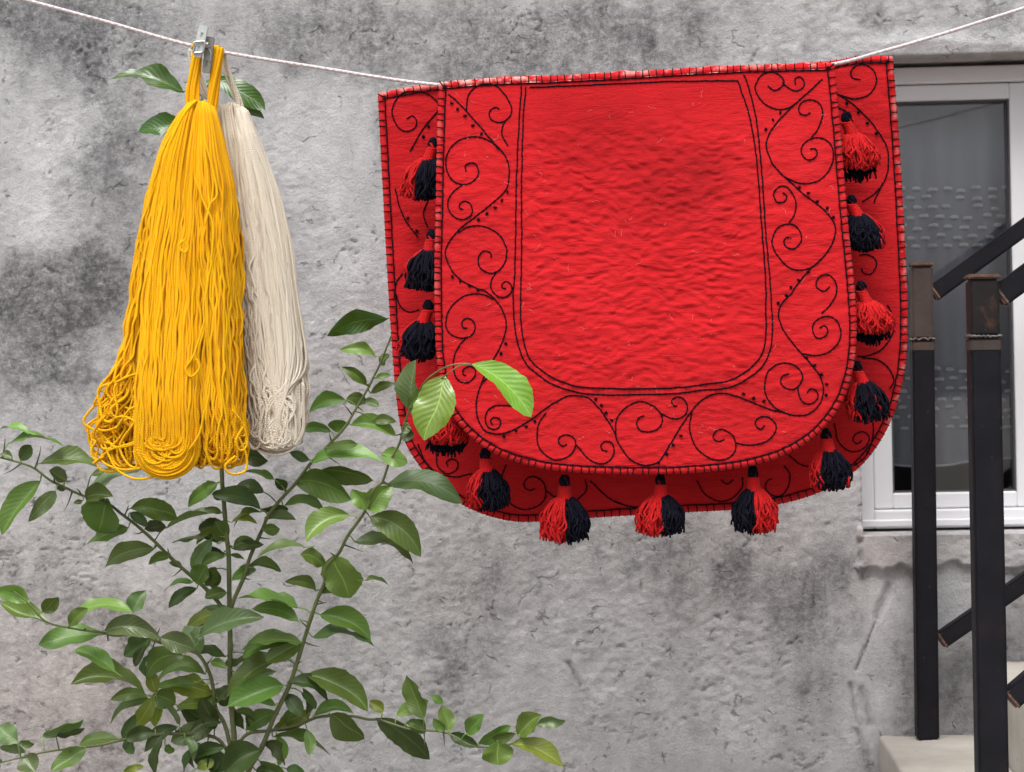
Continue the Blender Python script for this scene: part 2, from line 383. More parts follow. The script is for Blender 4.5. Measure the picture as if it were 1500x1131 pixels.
# relief: trowelled lumps, rough spatter, pits and short cracks
rough = np.clip(.55 + .9 * fbm(XX * 4, ZZ * 4, 3, 5), .15, 1.1)
Hh = .0030 * fbm(XX * 5, ZZ * 6, 3, 1) + rough * (.0011 * fbm(XX * 34, ZZ * 40, 3, 2) + .0015 * fbm(XX * 105, ZZ * 130, 2, 3))
cr = np.abs(fbm(XX * 11 + .25 * fbm(XX * 30, ZZ * 30, 2, 8), ZZ * 17, 4, 9, .6))
Hh -= .0032 * np.clip(1 - cr / .022, 0, 1) * np.clip(fbm(XX * 9, ZZ * 9, 2, 12) * 4 - .9, 0, 1)
pit = fbm(XX * 62 + 1.6 * fbm(XX * 50, ZZ * 50, 2, 18), ZZ * 84 + 1.6 * fbm(XX * 50, ZZ * 50, 2, 28), 3, 14, .6); Hh -= .0032 * np.clip((pit - .56) / .10, 0, 1) * np.clip(fbm(XX * 6, ZZ * 6, 2, 19) * 3 + .3, 0, 1)
# plaster ledge under the window, broken along its lower edge
led = 830 + 14 * fbm(ppx / 40, ppy * 0, 3, 20) - ppy
band = np.clip(led / 4, 0, 1) * np.clip((ppy - 770) / 3, 0, 1) * np.clip((ppx - 1258 - 6 * vnoise(ppy / 9, ppx * 0, 3)) / 4, 0, 1)
Hh += .010 * band
Hh += .005 * np.clip(1 - np.abs(ppy - (62 + 8 * fbm(ppx / 60, ppx * 0, 3, 33))) / 20, 0, 1) * np.clip((ppx - 1250) / 60, 0, 1)
# scrapes low down beside the steps
def scrape(x0, y0, x1, y1, w):
    d = np.array([x1 - x0, y1 - y0], float); L = np.hypot(*d); d /= L
    t = np.clip((ppx - x0) * d[0] + (ppy - y0) * d[1], 0, L); q = np.hypot(ppx - x0 - t * d[0], ppy - y0 - t * d[1])
    return np.clip(1 - q / (w * (1 + .5 * vnoise(ppx / 14, ppy / 14, 4))), 0, 1)
scr = scrape(1302, 860, 1285, 905, 9) + scrape(1285, 905, 1255, 980, 3) + scrape(1262, 1010, 1275, 1060, 9) + scrape(1255, 1070, 1275, 1131, 9) + scrape(1246, 1000, 1256, 1060, 4) + scrape(833, 972, 850, 1005, 5)
Hh -= .0045 * np.clip(scr, 0, 1)
# stains: (px, py, sx, sy, amount)
stain = .52 + 0 * XX
ex = ppx + 46 * fbm(ppx / 90, ppy / 90, 3, 40) + 26 * fbm(ppx / 18, ppy / 18, 3, 44); ey = ppy + 46 * fbm(ppx / 90, ppy / 90, 3, 50) + 26 * fbm(ppx / 18, ppy / 18, 3, 54)
for (a, b, sx, sy, k) in [(70, 30, 90, 90, -.30), (165, 170, 55, 140, -.26), (150, 380, 60, 130, -.20), (70, 425, 95, 52, -.40), (15, 520, 60, 60, -.34), (110, 520, 60, 60, -.16),
                          (300, 30, 130, 60, -.12), (480, 45, 90, 70, -.22), (700, 60, 220, 55, -.20), (900, 40, 160, 50, -.14), (1100, 40, 120, 50, -.08), (60, 270, 60, 110, .16), (470, 240, 80, 180, .16),
                          (480, 500, 80, 120, .14), (120, 620, 130, 60, .06), (80, 760, 160, 80, .14), (120, 980, 200, 140, -.10), (500, 830, 160, 90, .08), (560, 980, 40, 30, .22), (620, 960, 30, 22, .20), (690, 860, 90, 100, -.14),
                          (680, 960, 60, 60, -.08), (900, 930, 190, 90, .20), (880, 1060, 250, 70, .14), (1000, 830, 110, 40, -.06), (1130, 870, 90, 60, -.12), (1180, 930, 50, 120, -.16), (1080, 1060, 100, 60, .05),
                          (1270, 890, 45, 75, .26), (1255, 1040, 40, 60, .16), (1240, 800, 60, 50, -.10), (1320, 1040, 40, 60, -.12), (1400, 900, 60, 80, .10), (1220, 30, 50, 40, .14), (1300, 60, 80, 30, .12), (1420, 30, 70, 40, -.14), (1280, 15, 80, 20, -.10),
                          (1450, 980, 50, 120, -.06), (640, 800, 70, 40, .05)]:
    stain += k * .74 * np.clip(1.7 * np.exp(-((ex - a) / sx) ** 2 - ((ey - b) / sy) ** 2) - .12, 0, 1)
stain += .12 * fbm(ppx / 24, ppy / 170, 4, 63) * np.clip(.6 + fbm(ppx / 160, ppy / 160, 2, 64), 0, 1) + .17 * fbm(ppx / 130, ppy / 160, 4, 60) + .10 * fbm(ppx / 26, ppy / 60, 3, 66)
stain += .05 * np.clip(Hh / .004, -1.5, 1)               # dirt sits in the hollows of the plaster
stain += -.22 * np.clip(scr, 0, 1) + .05 * band
warm = np.clip(.06 + 1.1 * np.exp(-((ppx - 90) / 230) ** 2 - ((ppy - 1010) / 170) ** 2) + .5 * band + .3 * fbm(ppx / 200, ppy / 200, 2, 70), 0, 1)
YY = -Hh
ny, nx = XX.shape; idx = np.arange(ny * nx).reshape(ny, nx)
cx = (gx[:-1] + gx[1:]) / 2; cz = (gz[:-1] + gz[1:]) / 2
keep = ~(((cx > OXL) & (cx < OXR))[None, :] & ((cz > OZB) & (cz < OZT))[:, None])
q = np.stack([idx[:-1, :-1], idx[:-1, 1:], idx[1:, 1:], idx[1:, :-1]], -1)[keep]
V = np.stack([XX, YY, ZZ], -1).reshape(-1, 3); st = stain.ravel(); wm = warm.ravel()
# reveals of the opening
il, ir = np.argmin(np.abs(gx - OXL)), np.argmin(np.abs(gx - OXR)); jb, jt = np.argmin(np.abs(gz - OZB)), np.argmin(np.abs(gz - OZT))
extra = []; ex_s = []; qs = [q]; base = len(V)
def reveal(ids, flip):
    global base
    a = V[ids].copy(); a[:, 1] = .165; n = len(ids); new = base + np.arange(n); base += n
    extra.append(a); ex_s.append(st[ids])
    f = np.stack([ids[:-1], ids[1:], new[1:], new[:-1]], -1); qs.append(f[:, ::-1] if flip else f)
reveal(idx[jb:jt + 1, il], True); reveal(idx[jb:jt + 1, ir], False); reveal(idx[jb, il:ir + 1], False); reveal(idx[jt, il:ir + 1], True)
V = np.concatenate([V] + extra); st = np.concatenate([st] + ex_s); wm = np.concatenate([wm, np.full(len(V) - len(wm), .3)])
obj('plaster', mesh_np('plaster', V, np.concatenate(qs), None, {'stain': st, 'warm': wm}), MAT['plaster'], house)

# window: outer frame, two sashes with glass
fx0, fx1 = OXL + .001, OXR - .001; fz0, fz1 = OZB + .004, OZT - .007
bw = .026
def frame_ring(name, x0, x1, z0, z1, l, r, b, t, y0, y1, mat, parent, bev=.003):
    bm = bmesh.new()
    def bx(a, c, e, g):
        me = boxmesh('t', a, c, y0, y1, e, g, bev, 2); bm.from_mesh(me); bpy.data.meshes.remove(me)
    bx(x0, x0 + l, z0, z1); bx(x1 - r, x1, z0, z1); bx(x0 + l - .0005, x1 - r + .0005, z0, z0 + b); bx(x0 + l - .0005, x1 - r + .0005, z1 - t, z1)
    me = bpy.data.meshes.new(name); bm.to_mesh(me); bm.free()
    return obj(name, me, mat, parent, smooth=False)
win = frame_ring('window', fx0, fx1, fz0, fz1, bw, bw, .030, .026, YF, YF + .07, MAT['pvc'], house)
win['label'] = 'white plastic casement window frame with dusty sill'
obj('outer_lip', boxmesh('outer_lip', fx0 + .004, fx1 - .004, YF - .008, YF - .0005, fz0 + .003, fz0 + .015, .002), MAT['pvc'], win, False)
gl0 = float(P(1304, 500, YF + .012)[0]); gl1 = float(P(1484, 430, YF + .012)[0]); gb = float(P(1330, 722, YF + .012)[2]); gt = float(P(1390, 147, YF + .012)[2])
s0 = fx0 + bw + .001; z0s = fz0 + .031; z1s = fz1 - .027
mid = gl1 + .052
frame_ring('sash', s0, mid, z0s, z1s, gl0 - s0, .052, gb - z0s, z1s - gt, YF + .012, YF + .06, MAT['pvc'], win)
frame_ring('sash', mid + .002, fx1 - bw - .001, z0s, z1s, .052, .03, gb - z0s, z1s - gt, YF + .012, YF + .06, MAT['pvc'], win)
obj('glass', boxmesh('glass', gl0 - .004, gl1 + .004, YF + .034, YF + .038, gb - .004, gt + .004, 0), MAT['glass'], win, False)
obj('glass', boxmesh('glass', mid + .05, fx1 - bw - .027, YF + .034, YF + .038, gb - .004, gt + .004, 0), MAT['glass'], win, False)
for (a, b) in ((gl0, gl1), (mid + .054, fx1 - bw - .031)):
    frame_ring('gasket', a - .0005, b + .0005, gb - .0005, gt + .0005, .003, .003, .003, .003, YF + .016, YF + .033, MAT['gasket'], win, 0)
settle(house)
# lace curtain inside
yc = .19
czb = float(P(1400, 672, yc)[2]); czt = OZT - .01
u = np.linspace(OXL + .012, OXR - .012, 220); w = np.linspace(0, 1, 40)
UU, WW = np.meshgrid(u, w)
hem = czb + .008 * np.sin(UU * 9) + .006 * np.sin(UU * 23 + 1)
zz = hem + (czt - hem) * WW
def cy(x, ww): return yc + .012 * np.sin(x * 75 + 1.2 * np.sin(x * 13)) * (1.0 - .35 * ww) + .006 * np.sin(x * 31)
ids = np.arange(UU.size).reshape(UU.shape)
cur = obj('lace_curtain', mesh_np('lace_curtain', np.stack([UU, cy(UU, WW), zz], -1).reshape(-1, 3), np.stack([ids[:-1, :-1], ids[:-1, 1:], ids[1:, 1:], ids[1:, :-1]], -1).reshape(-1, 4)), MAT['curtain'])
cur['label'] = 'sheer grey lace curtain with rows of white motifs behind the window glass'; cur['category'] = 'curtain'
ac = Acc()
for (ya, yb) in ((276, 362), (542, 630)):
    ry = ya; r_ = 0
    while ry < yb:
        px_ = 1300 + (r_ % 2) * 11
        while px_ < 1580:
            if random.random() > .08:
                jx, jy = random.uniform(-2, 2), random.uniform(-3, 3)
                pts = np.array([(px_ + jx + k, ry + jy + .10 * (k ** 2) / 2 - abs(k) * .1) for k in (-7, -3.5, 0, 3.5, 7)])
                c = catmull(P(pts[:, 0], pts[:, 1], yc), 9); c[:, 1] = cy(c[:, 0], .4) - .006
                tubes(ac, c, np.array([.0008, .0026, .0038, .0026, .0040, .0026, .0038, .0026, .0008]), 5)
            px_ += random.choice((21, 22, 24))
        ry += 14; r_ += 1
hm = np.stack([u, cy(u, 0), czb + .008 * np.sin(u * 9) + .006 * np.sin(u * 23 + 1)], -1); tubes(ac, hm, .0022, 5)
obj('lace_motif', ac.mesh('lace_motif'), MAT['lace'], cur)
# dim room behind the window
bm = bmesh.new(); bmesh.ops.create_cube(bm, size=1)
for v in bm.verts: v.co = Vector((.95 + v.co.x * 3.4, 1.47 + v.co.y * 2.6, 1.3 + v.co.z * 2.58))
front = [f for f in bm.faces if f.normal.y < -.9]; bmesh.ops.delete(bm, geom=front, context='FACES'); bmesh.ops.reverse_faces(bm, faces=bm.faces[:])
me = bpy.data.meshes.new('room'); bm.to_mesh(me); bm.free(); ro = obj('room', me, MAT['room'], None, False); ro['kind'] = 'structure'

# ------------------------------------------------------------------ ground
n = 60; a = np.sinh(np.linspace(-5, 5, n)) / math.sinh(5) * 150
GX, GY = np.meshgrid(a, a - 0.0); GZ = np.where(np.abs(GX) + np.abs(GY) < 12, .006 * fbm(GX * 2, GY * 2, 3, 80), 0)
ids = np.arange(GX.size).reshape(GX.shape)
g = obj('ground', mesh_np('ground', np.stack([GX, GY, GZ], -1).reshape(-1, 3), np.stack([ids[:-1, :-1], ids[:-1, 1:], ids[1:, 1:], ids[1:, :-1]], -1).reshape(-1, 4)), MAT['ground']); g['kind'] = 'structure'

# ------------------------------------------------------------------ steps and railings
tz = float(P(1290, 1078, -.012)[2]); tx = float(P(1288, 1078, -.012)[0]); x2 = float(P(1438, 1075, -.012)[0])
z2 = float(P(1490, 968, -.012)[2])
stairs = empty('concrete_stairs', (tx, -.5, 0), 'pale beige concrete stairs rising along the wall under the black railings', 'stairs')
levels = [(tx, x2, tz), (x2, x2 + .25, z2)] + [(x2 + .25 * k, x2 + .25 * (k + 1), z2 + .19 * k) for k in range(1, 5)]
for (a, b, z) in levels:
    me = boxmesh('step', a + (.0005 if a != tx else 0), b, -.98, -.0125, 0.004, z, .006, 2)
    bm = bmesh.new(); bm.from_mesh(me); bmesh.ops.subdivide_edges(bm, edges=[e for e in bm.edges if e.calc_length() > .1], cuts=14, use_grid_fill=True)
    for v in bm.verts:
        k = .0025 * float(fbm(v.co.x * 30 + v.co.y * 17, v.co.z * 30 + v.co.y * 23, 3, 90))
        v.co += Vector((k if v.co.x > a + .02 else -abs(k), -abs(k) if v.co.y < -.5 else 0, k))
    bm.to_mesh(me); bm.free(); obj('step', me, MAT['concrete'], stairs)
settle(stairs)

def railing(label, Yf, top, bot, wt, zbase, rail_hi, rail_lo, sleeve_y, rise, sleeve):
    """Yf depth of the post's front face; top/bot: (px left, px right, py) of the front face"""
    A = P((top[0] + top[1]) / 2, top[2], Yf); B = P((bot[0] + bot[1]) / 2, bot[2], Yf)
    ax = (A - B) / np.linalg.norm(A - B); B = B - ax * ((B[2] - zbase) / ax[2])
    sz = float(np.linalg.norm(P(top[1], top[2], Yf) - P(top[0], top[2], Yf))) * .5 + .5 * float(np.linalg.norm(P(bot[1], bot[2], Yf) - P(bot[0], bot[2], Yf)))
    dy = np.array([0, wt / 2, 0]); A = A + dy; B = B + dy
    r = empty('stair_railing', B, label, 'railing', 'iron stair railings')
    sl = P((top[0] + top[1]) / 2, sleeve_y, Yf + wt / 2); t = (sl[2] - B[2]) / (A[2] - B[2]); C = B + (A - B) * t
    po = obj('post', barmesh('post', B, C, sz, wt, .003), MAT['black_paint'], r, False)
    obj('post_extension', barmesh('post_extension', C + ax * .0006, A - ax * .0065, sz - .001, wt - .001, .003), MAT[sleeve], r, False)
    cp = obj('post_cap', barmesh('post_cap', A - ax * .006, A, sz + .003, wt + .003, .002), MAT['rust'], r, False)
    # weld bead round the joint
    ac = Acc(); h = sz / 2 + .0005; hd = wt / 2 + .0005
    loop = [(-h, -hd), (h, -hd), (h, hd), (-h, hd), (-h, -hd)]; pts = []
    for k in range(4):
        for s in np.linspace(0, 1, 14, endpoint=False): pts.append(C + np.array([loop[k][0] + (loop[k + 1][0] - loop[k][0]) * s, loop[k][1] + (loop[k + 1][1] - loop[k][1]) * s, random.uniform(-.0016, .0016)]))
    pts.append(pts[0]); rr = np.array([random.uniform(.0010, .0024) for _ in pts]); tubes(ac, np.array(pts), rr, 6); obj('weld_bead', ac.mesh('weld_bead'), MAT['weld'], r)
    # rust stained band below the joint
    obj('rust_band', barmesh('rust_band', C - ax * .019, C - ax * .003, sz + .0012, wt + .0012, .002), MAT['primer'], r, False)
    for nm, (p0, p1, thick) in (('top_rail', rail_hi), ('lower_rail', rail_lo)):
        a = P(p0[0], p0[1], Yf + wt / 2); b = P(p1[0], p1[1], Yf + wt / 2); d = (b - a) / np.linalg.norm(b - a)
        e = a + d * rise
        obj(nm, barmesh(nm, a, e, thick, .030, .003), MAT['black_paint'], r, False)
        obj('weld_bead', barmesh('weld_bead', a - d * .002, a + d * .007, thick + .001, .032, .003), MAT['rust'], r, False)
    # upper post, carried by a higher step
    o = np.array([1.0, 0, 0]); hh = P(rail_hi[1][0], rail_hi[1][1], Yf + wt / 2); h0 = P(rail_hi[0][0], rail_hi[0][1], Yf + wt / 2)
    sl_ = (hh - h0) / np.linalg.norm(hh - h0); topx = h0 + sl_ * rise
    bx_ = topx[0] + sz / 2; lv = [z for (q0, q1, z) in levels if q0 <= bx_ <= q1]; zb = lv[0] if lv else levels[-1][2]
    obj('post', barmesh('post', (bx_, topx[1], zb), (bx_, topx[1], topx[2] + .03), sz, wt, .003), MAT['black_paint'], r, False)
    settle(r)
railing('black iron stair railing against the wall, its short post in front of the window sash', -.062, (1336, 1366, 384), (1342.5, 1377.5, 1073), .038, tz,
        ((1367, 430), (1500, 333.5), .0255), ((1377.5, 938), (1500, 853), .0255), 497, 1.05, 'primer')
railing('black iron stair railing on the outer edge of the stairs with rust capped post', -.70, (1421, 1463, 401), (1432, 1480, 1131), .040, tz,
        ((1463, 434), (1500, 407), .029), ((1479, 1024), (1500, 1006), .027), 493, 1.0, 'black_rust')

# ------------------------------------------------------------------ clothesline
YR = -.50
line_px = [(-700, -200), (35, -1), (160, 33), (295, 70), (460, 98), (640, 124), (780, 123), (950, 115), (1100, 106), (1215, 95), (1290, 76), (1380, 50), (1500, 12), (2100, -175)]
lp = P([p[0] for p in line_px], [p[1] for p in line_px], YR); 
lx_ = np.array([p[0] for p in line_px], float); lY = YR - .00024 * np.clip(lx_ - 1215, 0, 1e4) + .0001 * np.clip(-lx_, 0, 1e4)   # the right end runs towards the viewer
lp = P(lx_, [p[1] for p in line_px], lY)
ac = Acc(); lc = catmull(lp, 900); tubes(ac, lc, .00235, 8, .3)
# the spiral coloured strand
s = np.concatenate([[0], np.cumsum(np.linalg.norm(np.diff(lc, axis=0), axis=1))])
rope = empty('clothesline', lp[3], 'thin white and pink twisted clothesline cord strung in front of the wall', 'clothesline')
obj('cord', ac.mesh('cord'), MAT['rope'], rope)
ac = Acc(); lc2 = catmull(lp, 3600); s2 = np.linspace(0, s[-1], 3600); off = np.stack([0 * s2, np.cos(s2 / .011 * 2 * math.pi), np.sin(s2 / .011 * 2 * math.pi)], -1) * .0018
tubes(ac, lc2 + off, .0008, 4); 
mk('pink_thread', lambda m: m.set(Base_Color=m.mix(m.noise(120, 2, .5, m.pos()), (.50, .22, .24), (.70, .50, .52)), Roughness=.9))
obj('twist_strand', ac.mesh('twist_strand'), MAT['pink_thread'], rope); settle(rope)

# ------------------------------------------------------------------ red felt rug
def outline(pts, n): return catmull(list(pts) + [pts[0]], n + 1)[:-1]
def corner_outline(segs, n):
    """segments joined at sharp corners; each resampled on its own"""
    L = [plen(catmull(s, 200)) for s in segs]; T = sum(L); out = []
    for s, l in zip(segs, L): out.append(catmull(s, max(3, int(round(n * l / T))) + 1)[:-1])
    return np.concatenate(out)
F_OUT = corner_outline([[(644, 121), (641, 200), (639, 300), (637, 400), (638, 470), (641, 530), (654, 590), (680, 630), (722, 662), (775, 681), (840, 691), (950, 694), (1040, 690), (1110, 679), (1165, 658), (1205, 628), (1235, 585), (1250, 535), (1254, 480), (1250, 410), (1241, 320), (1231, 200), (1221, 93)],
                        [(1221, 93), (1100, 96), (1000, 101), (900, 107), (800, 112), (720, 115), (644, 121)]], 680)
B_OUT = corner_outline([[(554, 137), (560, 250), (567, 380), (573, 480), (580, 570), (590, 635), (610, 675), (645, 715), (690, 745), (745, 762), (800, 763), (880, 757), (1000, 750), (1100, 744), (1170, 731), (1225, 708), (1270, 672), (1305, 615), (1324, 545), (1329, 470), (1326, 380), (1318, 230), (1307, 83)],
                        [(1307, 83), (1260, 83), (1215, 90), (1100, 100), (900, 110), (720, 119), (640, 122), (554, 137)]], 620)
def sstep(x, a, b): t = np.clip((x - a) / (b - a), 0, 1); return t * t * (3 - 2 * t)
def front_Y(x, y):
    cen = sstep(x, 740, 790) * (1 - sstep(x, 1080, 1140)) * (1 - sstep(y, 540, 590))
    rip = .85 * vnoise(x / 17 + .5 * vnoise(x / 60, y / 60, 3), y / 5.4 + 1.8 * fbm(x / 34, y / 50, 2, 4), 21) + .8 * vnoise(x / 12, y / 5.5 + 1.2 * vnoise(x / 22, y / 30, 5), 23) + .12 * vnoise(x / 48, y / 17, 25)
    wr = (.60 + .40 * cen) * .00125 * rip * sstep(y, 125, 240)
    return -.535 - .036 * np.clip((y - 100) / 600, 0, 1.1) - .010 * np.sin((x - 640) / 600 * math.pi) * sstep(y, 100, 500) - .004 * fbm(x / 160, y / 190, 2, 6) - wr
def back_Y(x, y):
    return -.462 + .012 * np.clip((y - 100) / 600, 0, 1.1) + .004 * np.sin(x / 90) * sstep(y, 100, 300) + .005 * fbm(x / 140, y / 170, 2, 31) - .0008 * vnoise(x / 25, y / 9, 32)
TH = .0065
def felt_panel(name, O, cen, Yf, nr, sp, parent, wear):
    n = len(O); c = np.array(cen, float)
    tan = np.roll(O, -1, 0) - np.roll(O, 1, 0); tan /= np.linalg.norm(tan, axis=1, keepdims=True)
    nor = np.stack([tan[:, 1], -tan[:, 0]], -1); nor *= np.sign((nor * (O - c)).sum(1))[:, None]
    arc = np.concatenate([[0], np.cumsum(np.linalg.norm(np.diff(O, axis=0), axis=1))])
    hgt = ((O - c) * nor).sum(1)
    rs = np.concatenate([np.linspace(0.004, .95, nr), np.linspace(.955, 1, 14)])
    pt = c + rs[:, None, None] * (O - c)[None]; d = (1 - rs)[:, None] * hgt[None]
    puff = np.abs(np.sin(math.pi * arc / sp))[None] ** .6 * np.clip((9.5 - d) / 4, 0, 1)
    groove = np.exp(-((d - 9.3) / 2.2) ** 2)
    rnd = np.clip(1 - d / 5.0, 0, 1)
    x, y = pt[..., 0], pt[..., 1]
    Y = Yf(x, y) + TH * .5 * (1 - np.sqrt(1 - rnd ** 2 * .999)) - .0010 * puff * (1 - rnd ** 3) + .0007 * groove
    pt = pt + nor[None] * (1.1 * (np.abs(np.sin(math.pi * arc / sp)) ** .6)[None] * np.clip(1 - d / 6, 0, 1))[..., None]
    V = P(pt[..., 0], pt[..., 1], Y)
    tone = np.clip(1.25 - d / 6, 0, 1) * wear(pt[..., 0], pt[..., 1])
    rows = [V]; tones = [tone]
    O2 = pt[-1]
    for r_, yo in ((1.0, TH * .85), (.985, TH), (.5, TH), (.004, TH)):
        q_ = c + r_ * (O2 - c); rows.append(P(q_[:, 0], q_[:, 1], Yf(q_[:, 0], q_[:, 1]) + yo)[None]); tones.append((tone[-1] * (r_ == 1))[None])
    V = np.concatenate(rows); tone = np.concatenate(tones); m = len(V)
    i = np.arange(m - 1)[:, None] * n; k = np.arange(n)[None]; k2 = (k + 1) % n
    f = np.stack([i + k, i + k2, i + n + k2, i + n + k], -1).reshape(-1, 4)
    ctr = P(c[0], c[1], Yf(c[0], c[1])); 
    sm = np.zeros(V.shape[:2]); gx_, gy_ = pt[..., 0], pt[..., 1]; wob_ = fbm(gx_ / 45, gy_ / 40, 3, 77)
    if name == 'front_flap':        # old grease smudges on the felt
        for (a, b, sx, sy, k) in [(985, 265, 120, 85, .40), (880, 175, 110, 60, .22), (1000, 300, 14, 10, .25), (830, 460, 160, 70, .10), (1020, 560, 120, 40, .08)]: sm[:len(rs)] += k * np.exp(-((gx_ - a) / sx) ** 2 - ((gy_ - b) / sy) ** 2) * (1 + .8 * wob_)
        sm[:len(rs)] += .10 * fbm(gx_ / 80, gy_ / 60, 4, 79)
    o = obj(name, mesh_np(name, V.reshape(-1, 3), f, None, {'tone': tone.ravel(), 'smudge': np.clip(sm, 0, 1).ravel()}), MAT['felt'], parent)
    # blanket stitch: a line 11 px inside the edge and a stitch across the edge every sp px
    ac = Acc(); ins = O - nor * 9.3
    line = np.concatenate([ins, ins[:1]]); tt = np.arange(len(line)); 
    L = np.concatenate([[0], np.cumsum(np.linalg.norm(np.diff(line, axis=0), axis=1))])
    uu = np.arange(0, L[-1], 2.2); lx = np.interp(uu, L, line[:, 0]); ly = np.interp(uu, L, line[:, 1])
    lx += .5 * vnoise(uu / 9, uu * 0, 5); ly += .5 * vnoise(uu / 9, uu * 0, 6)
    tubes(ac, P(lx, ly, Yf(lx, ly) - .0008), .0007 + .0004 * np.abs(np.sin(math.pi * uu / sp)), 5)
    C = []
    for s in np.arange(sp * .0, arc[-1], sp):
        s = s + random.uniform(-1.9, 1.9); ox = np.interp(s, arc, O[:, 0]); oy = np.interp(s, arc, O[:, 1]); nx_ = np.interp(s, arc, nor[:, 0]); ny_ = np.interp(s, arc, nor[:, 1])
        ds = np.array([9.3, 7, 4, 1, -1.0, -1.2, 0]); sk = random.uniform(-1.2, 1.2)
        px_ = ox - nx_ * ds + ny_ * sk * (1 - ds / 9.3); py_ = oy - ny_ * ds - nx_ * sk * (1 - ds / 9.3)
        yo = np.array([-.0009, -.0014, -.0012, .0004, .0022, .0052, TH + .0008])
        C.append(P(px_, py_, Yf(px_, py_) + yo))
    tubes(ac, np.array(C), .00072, 5)
    obj('border_stitching', ac.mesh('border_stitching'), MAT['thread_navy'], o)
    return o
rug = empty('felt_rug', P(940, 120, -.5), 'red felt rug folded over the clothesline with navy embroidered scrolls and tassels', 'rug')
fr = felt_panel('front_flap', F_OUT, (945, 390), front_Y, 130, 11.2, rug, lambda x, y: np.clip(.04 + 1.2 * (y < 126) * np.clip(1 - np.abs(x - 700) / 220, .45, 1) + .14 * (x < 648) * (np.abs(y - 330) < 240) + .12 * (x > 1228) * (y < 560), 0, 1))
bk = felt_panel('back_flap', B_OUT, (945, 420), back_Y, 90, 12.5, rug, lambda x, y: np.clip(.03 + .40 * (x > 1300) * 1.0 + .5 * (y < 140) * (x < 700), 0, 1))
# fold over the cord joining both flaps
tx_ = np.linspace(652, 1212, 150); ty_ = np.interp(tx_, [644, 720, 800, 900, 1000, 1100, 1221], [121, 115, 112, 107, 101, 96, 93]) + 9.0 + 1.0 * np.sin(tx_ / 7)
rows = []
for a in np.linspace(0, math.pi, 13):
    rows.append(P(tx_, ty_, YR - .036 * math.cos(a) + .0) + np.array([0, 0, .009]) * math.sin(a) * (1 + .15 * np.sin(tx_ / 23))[:, None])
rows = np.array(rows); ids = np.arange(rows.shape[0] * 150).reshape(-1, 150)
obj('fold', mesh_np('fold', rows.reshape(-1, 3), np.stack([ids[:-1, :-1], ids[:-1, 1:], ids[1:, 1:], ids[1:, :-1]], -1).reshape(-1, 4), None, {'tone': np.full(rows.shape[0] * 150, 1.)}), MAT['felt'], rug)

# embroidery traced as chains of points (each list in the coordinates of an enlarged piece of the photograph)
ZC = {3: (540, 70, .327), 4: (540, 430, .336), 5: (860, 70, .3272), 6: (900, 430, .3359)}
def tr(c, pts): ox, oy, k = ZC[c]; return [(ox + a * k, oy + b * k) for a, b in pts]
vine = tr(3, [(358, 207), (400, 245), (440, 285), (500, 355), (560, 425), (600, 470), (625, 515), (630, 560), (625, 610), (605, 650), (560, 690), (500, 740), (440, 785), (400, 820), (365, 865), (345, 910), (350, 950), (375, 1000), (420, 1045), (480, 1075), (525, 1092)]) \
     + tr(4, [(560, 35), (590, 90), (600, 140), (590, 190), (560, 260), (530, 310), (505, 360), (485, 410), (470, 470), (472, 530), (490, 575), (520, 605), (570, 612), (630, 595), (700, 555), (760, 510), (820, 470), (870, 447), (920, 445), (960, 458), (1000, 495), (1040, 550), (1070, 600)]) \
     + tr(6, [(14, 645), (60, 715), (110, 745), (150, 748), (190, 735), (220, 695), (260, 630), (300, 565), (340, 510), (380, 465), (430, 440), (480, 435), (530, 447), (600, 475), (680, 505), (740, 520), (790, 532), (840, 527), (880, 500), (905, 460), (910, 410), (895, 360), (860, 310), (820, 265), (780, 220), (740, 165), (718, 110), (718, 70), (740, 30), (770, 2)]) \
     + tr(5, [(930, 1075), (990, 1000), (1050, 945), (1090, 890), (1112, 830), (1108, 790), (1080, 745), (1030, 700), (970, 655), (920, 610), (880, 575), (835, 525), (808, 470), (802, 430), (815, 385), (850, 335), (900, 280), (950, 235), (1010, 180), (1055, 140)])
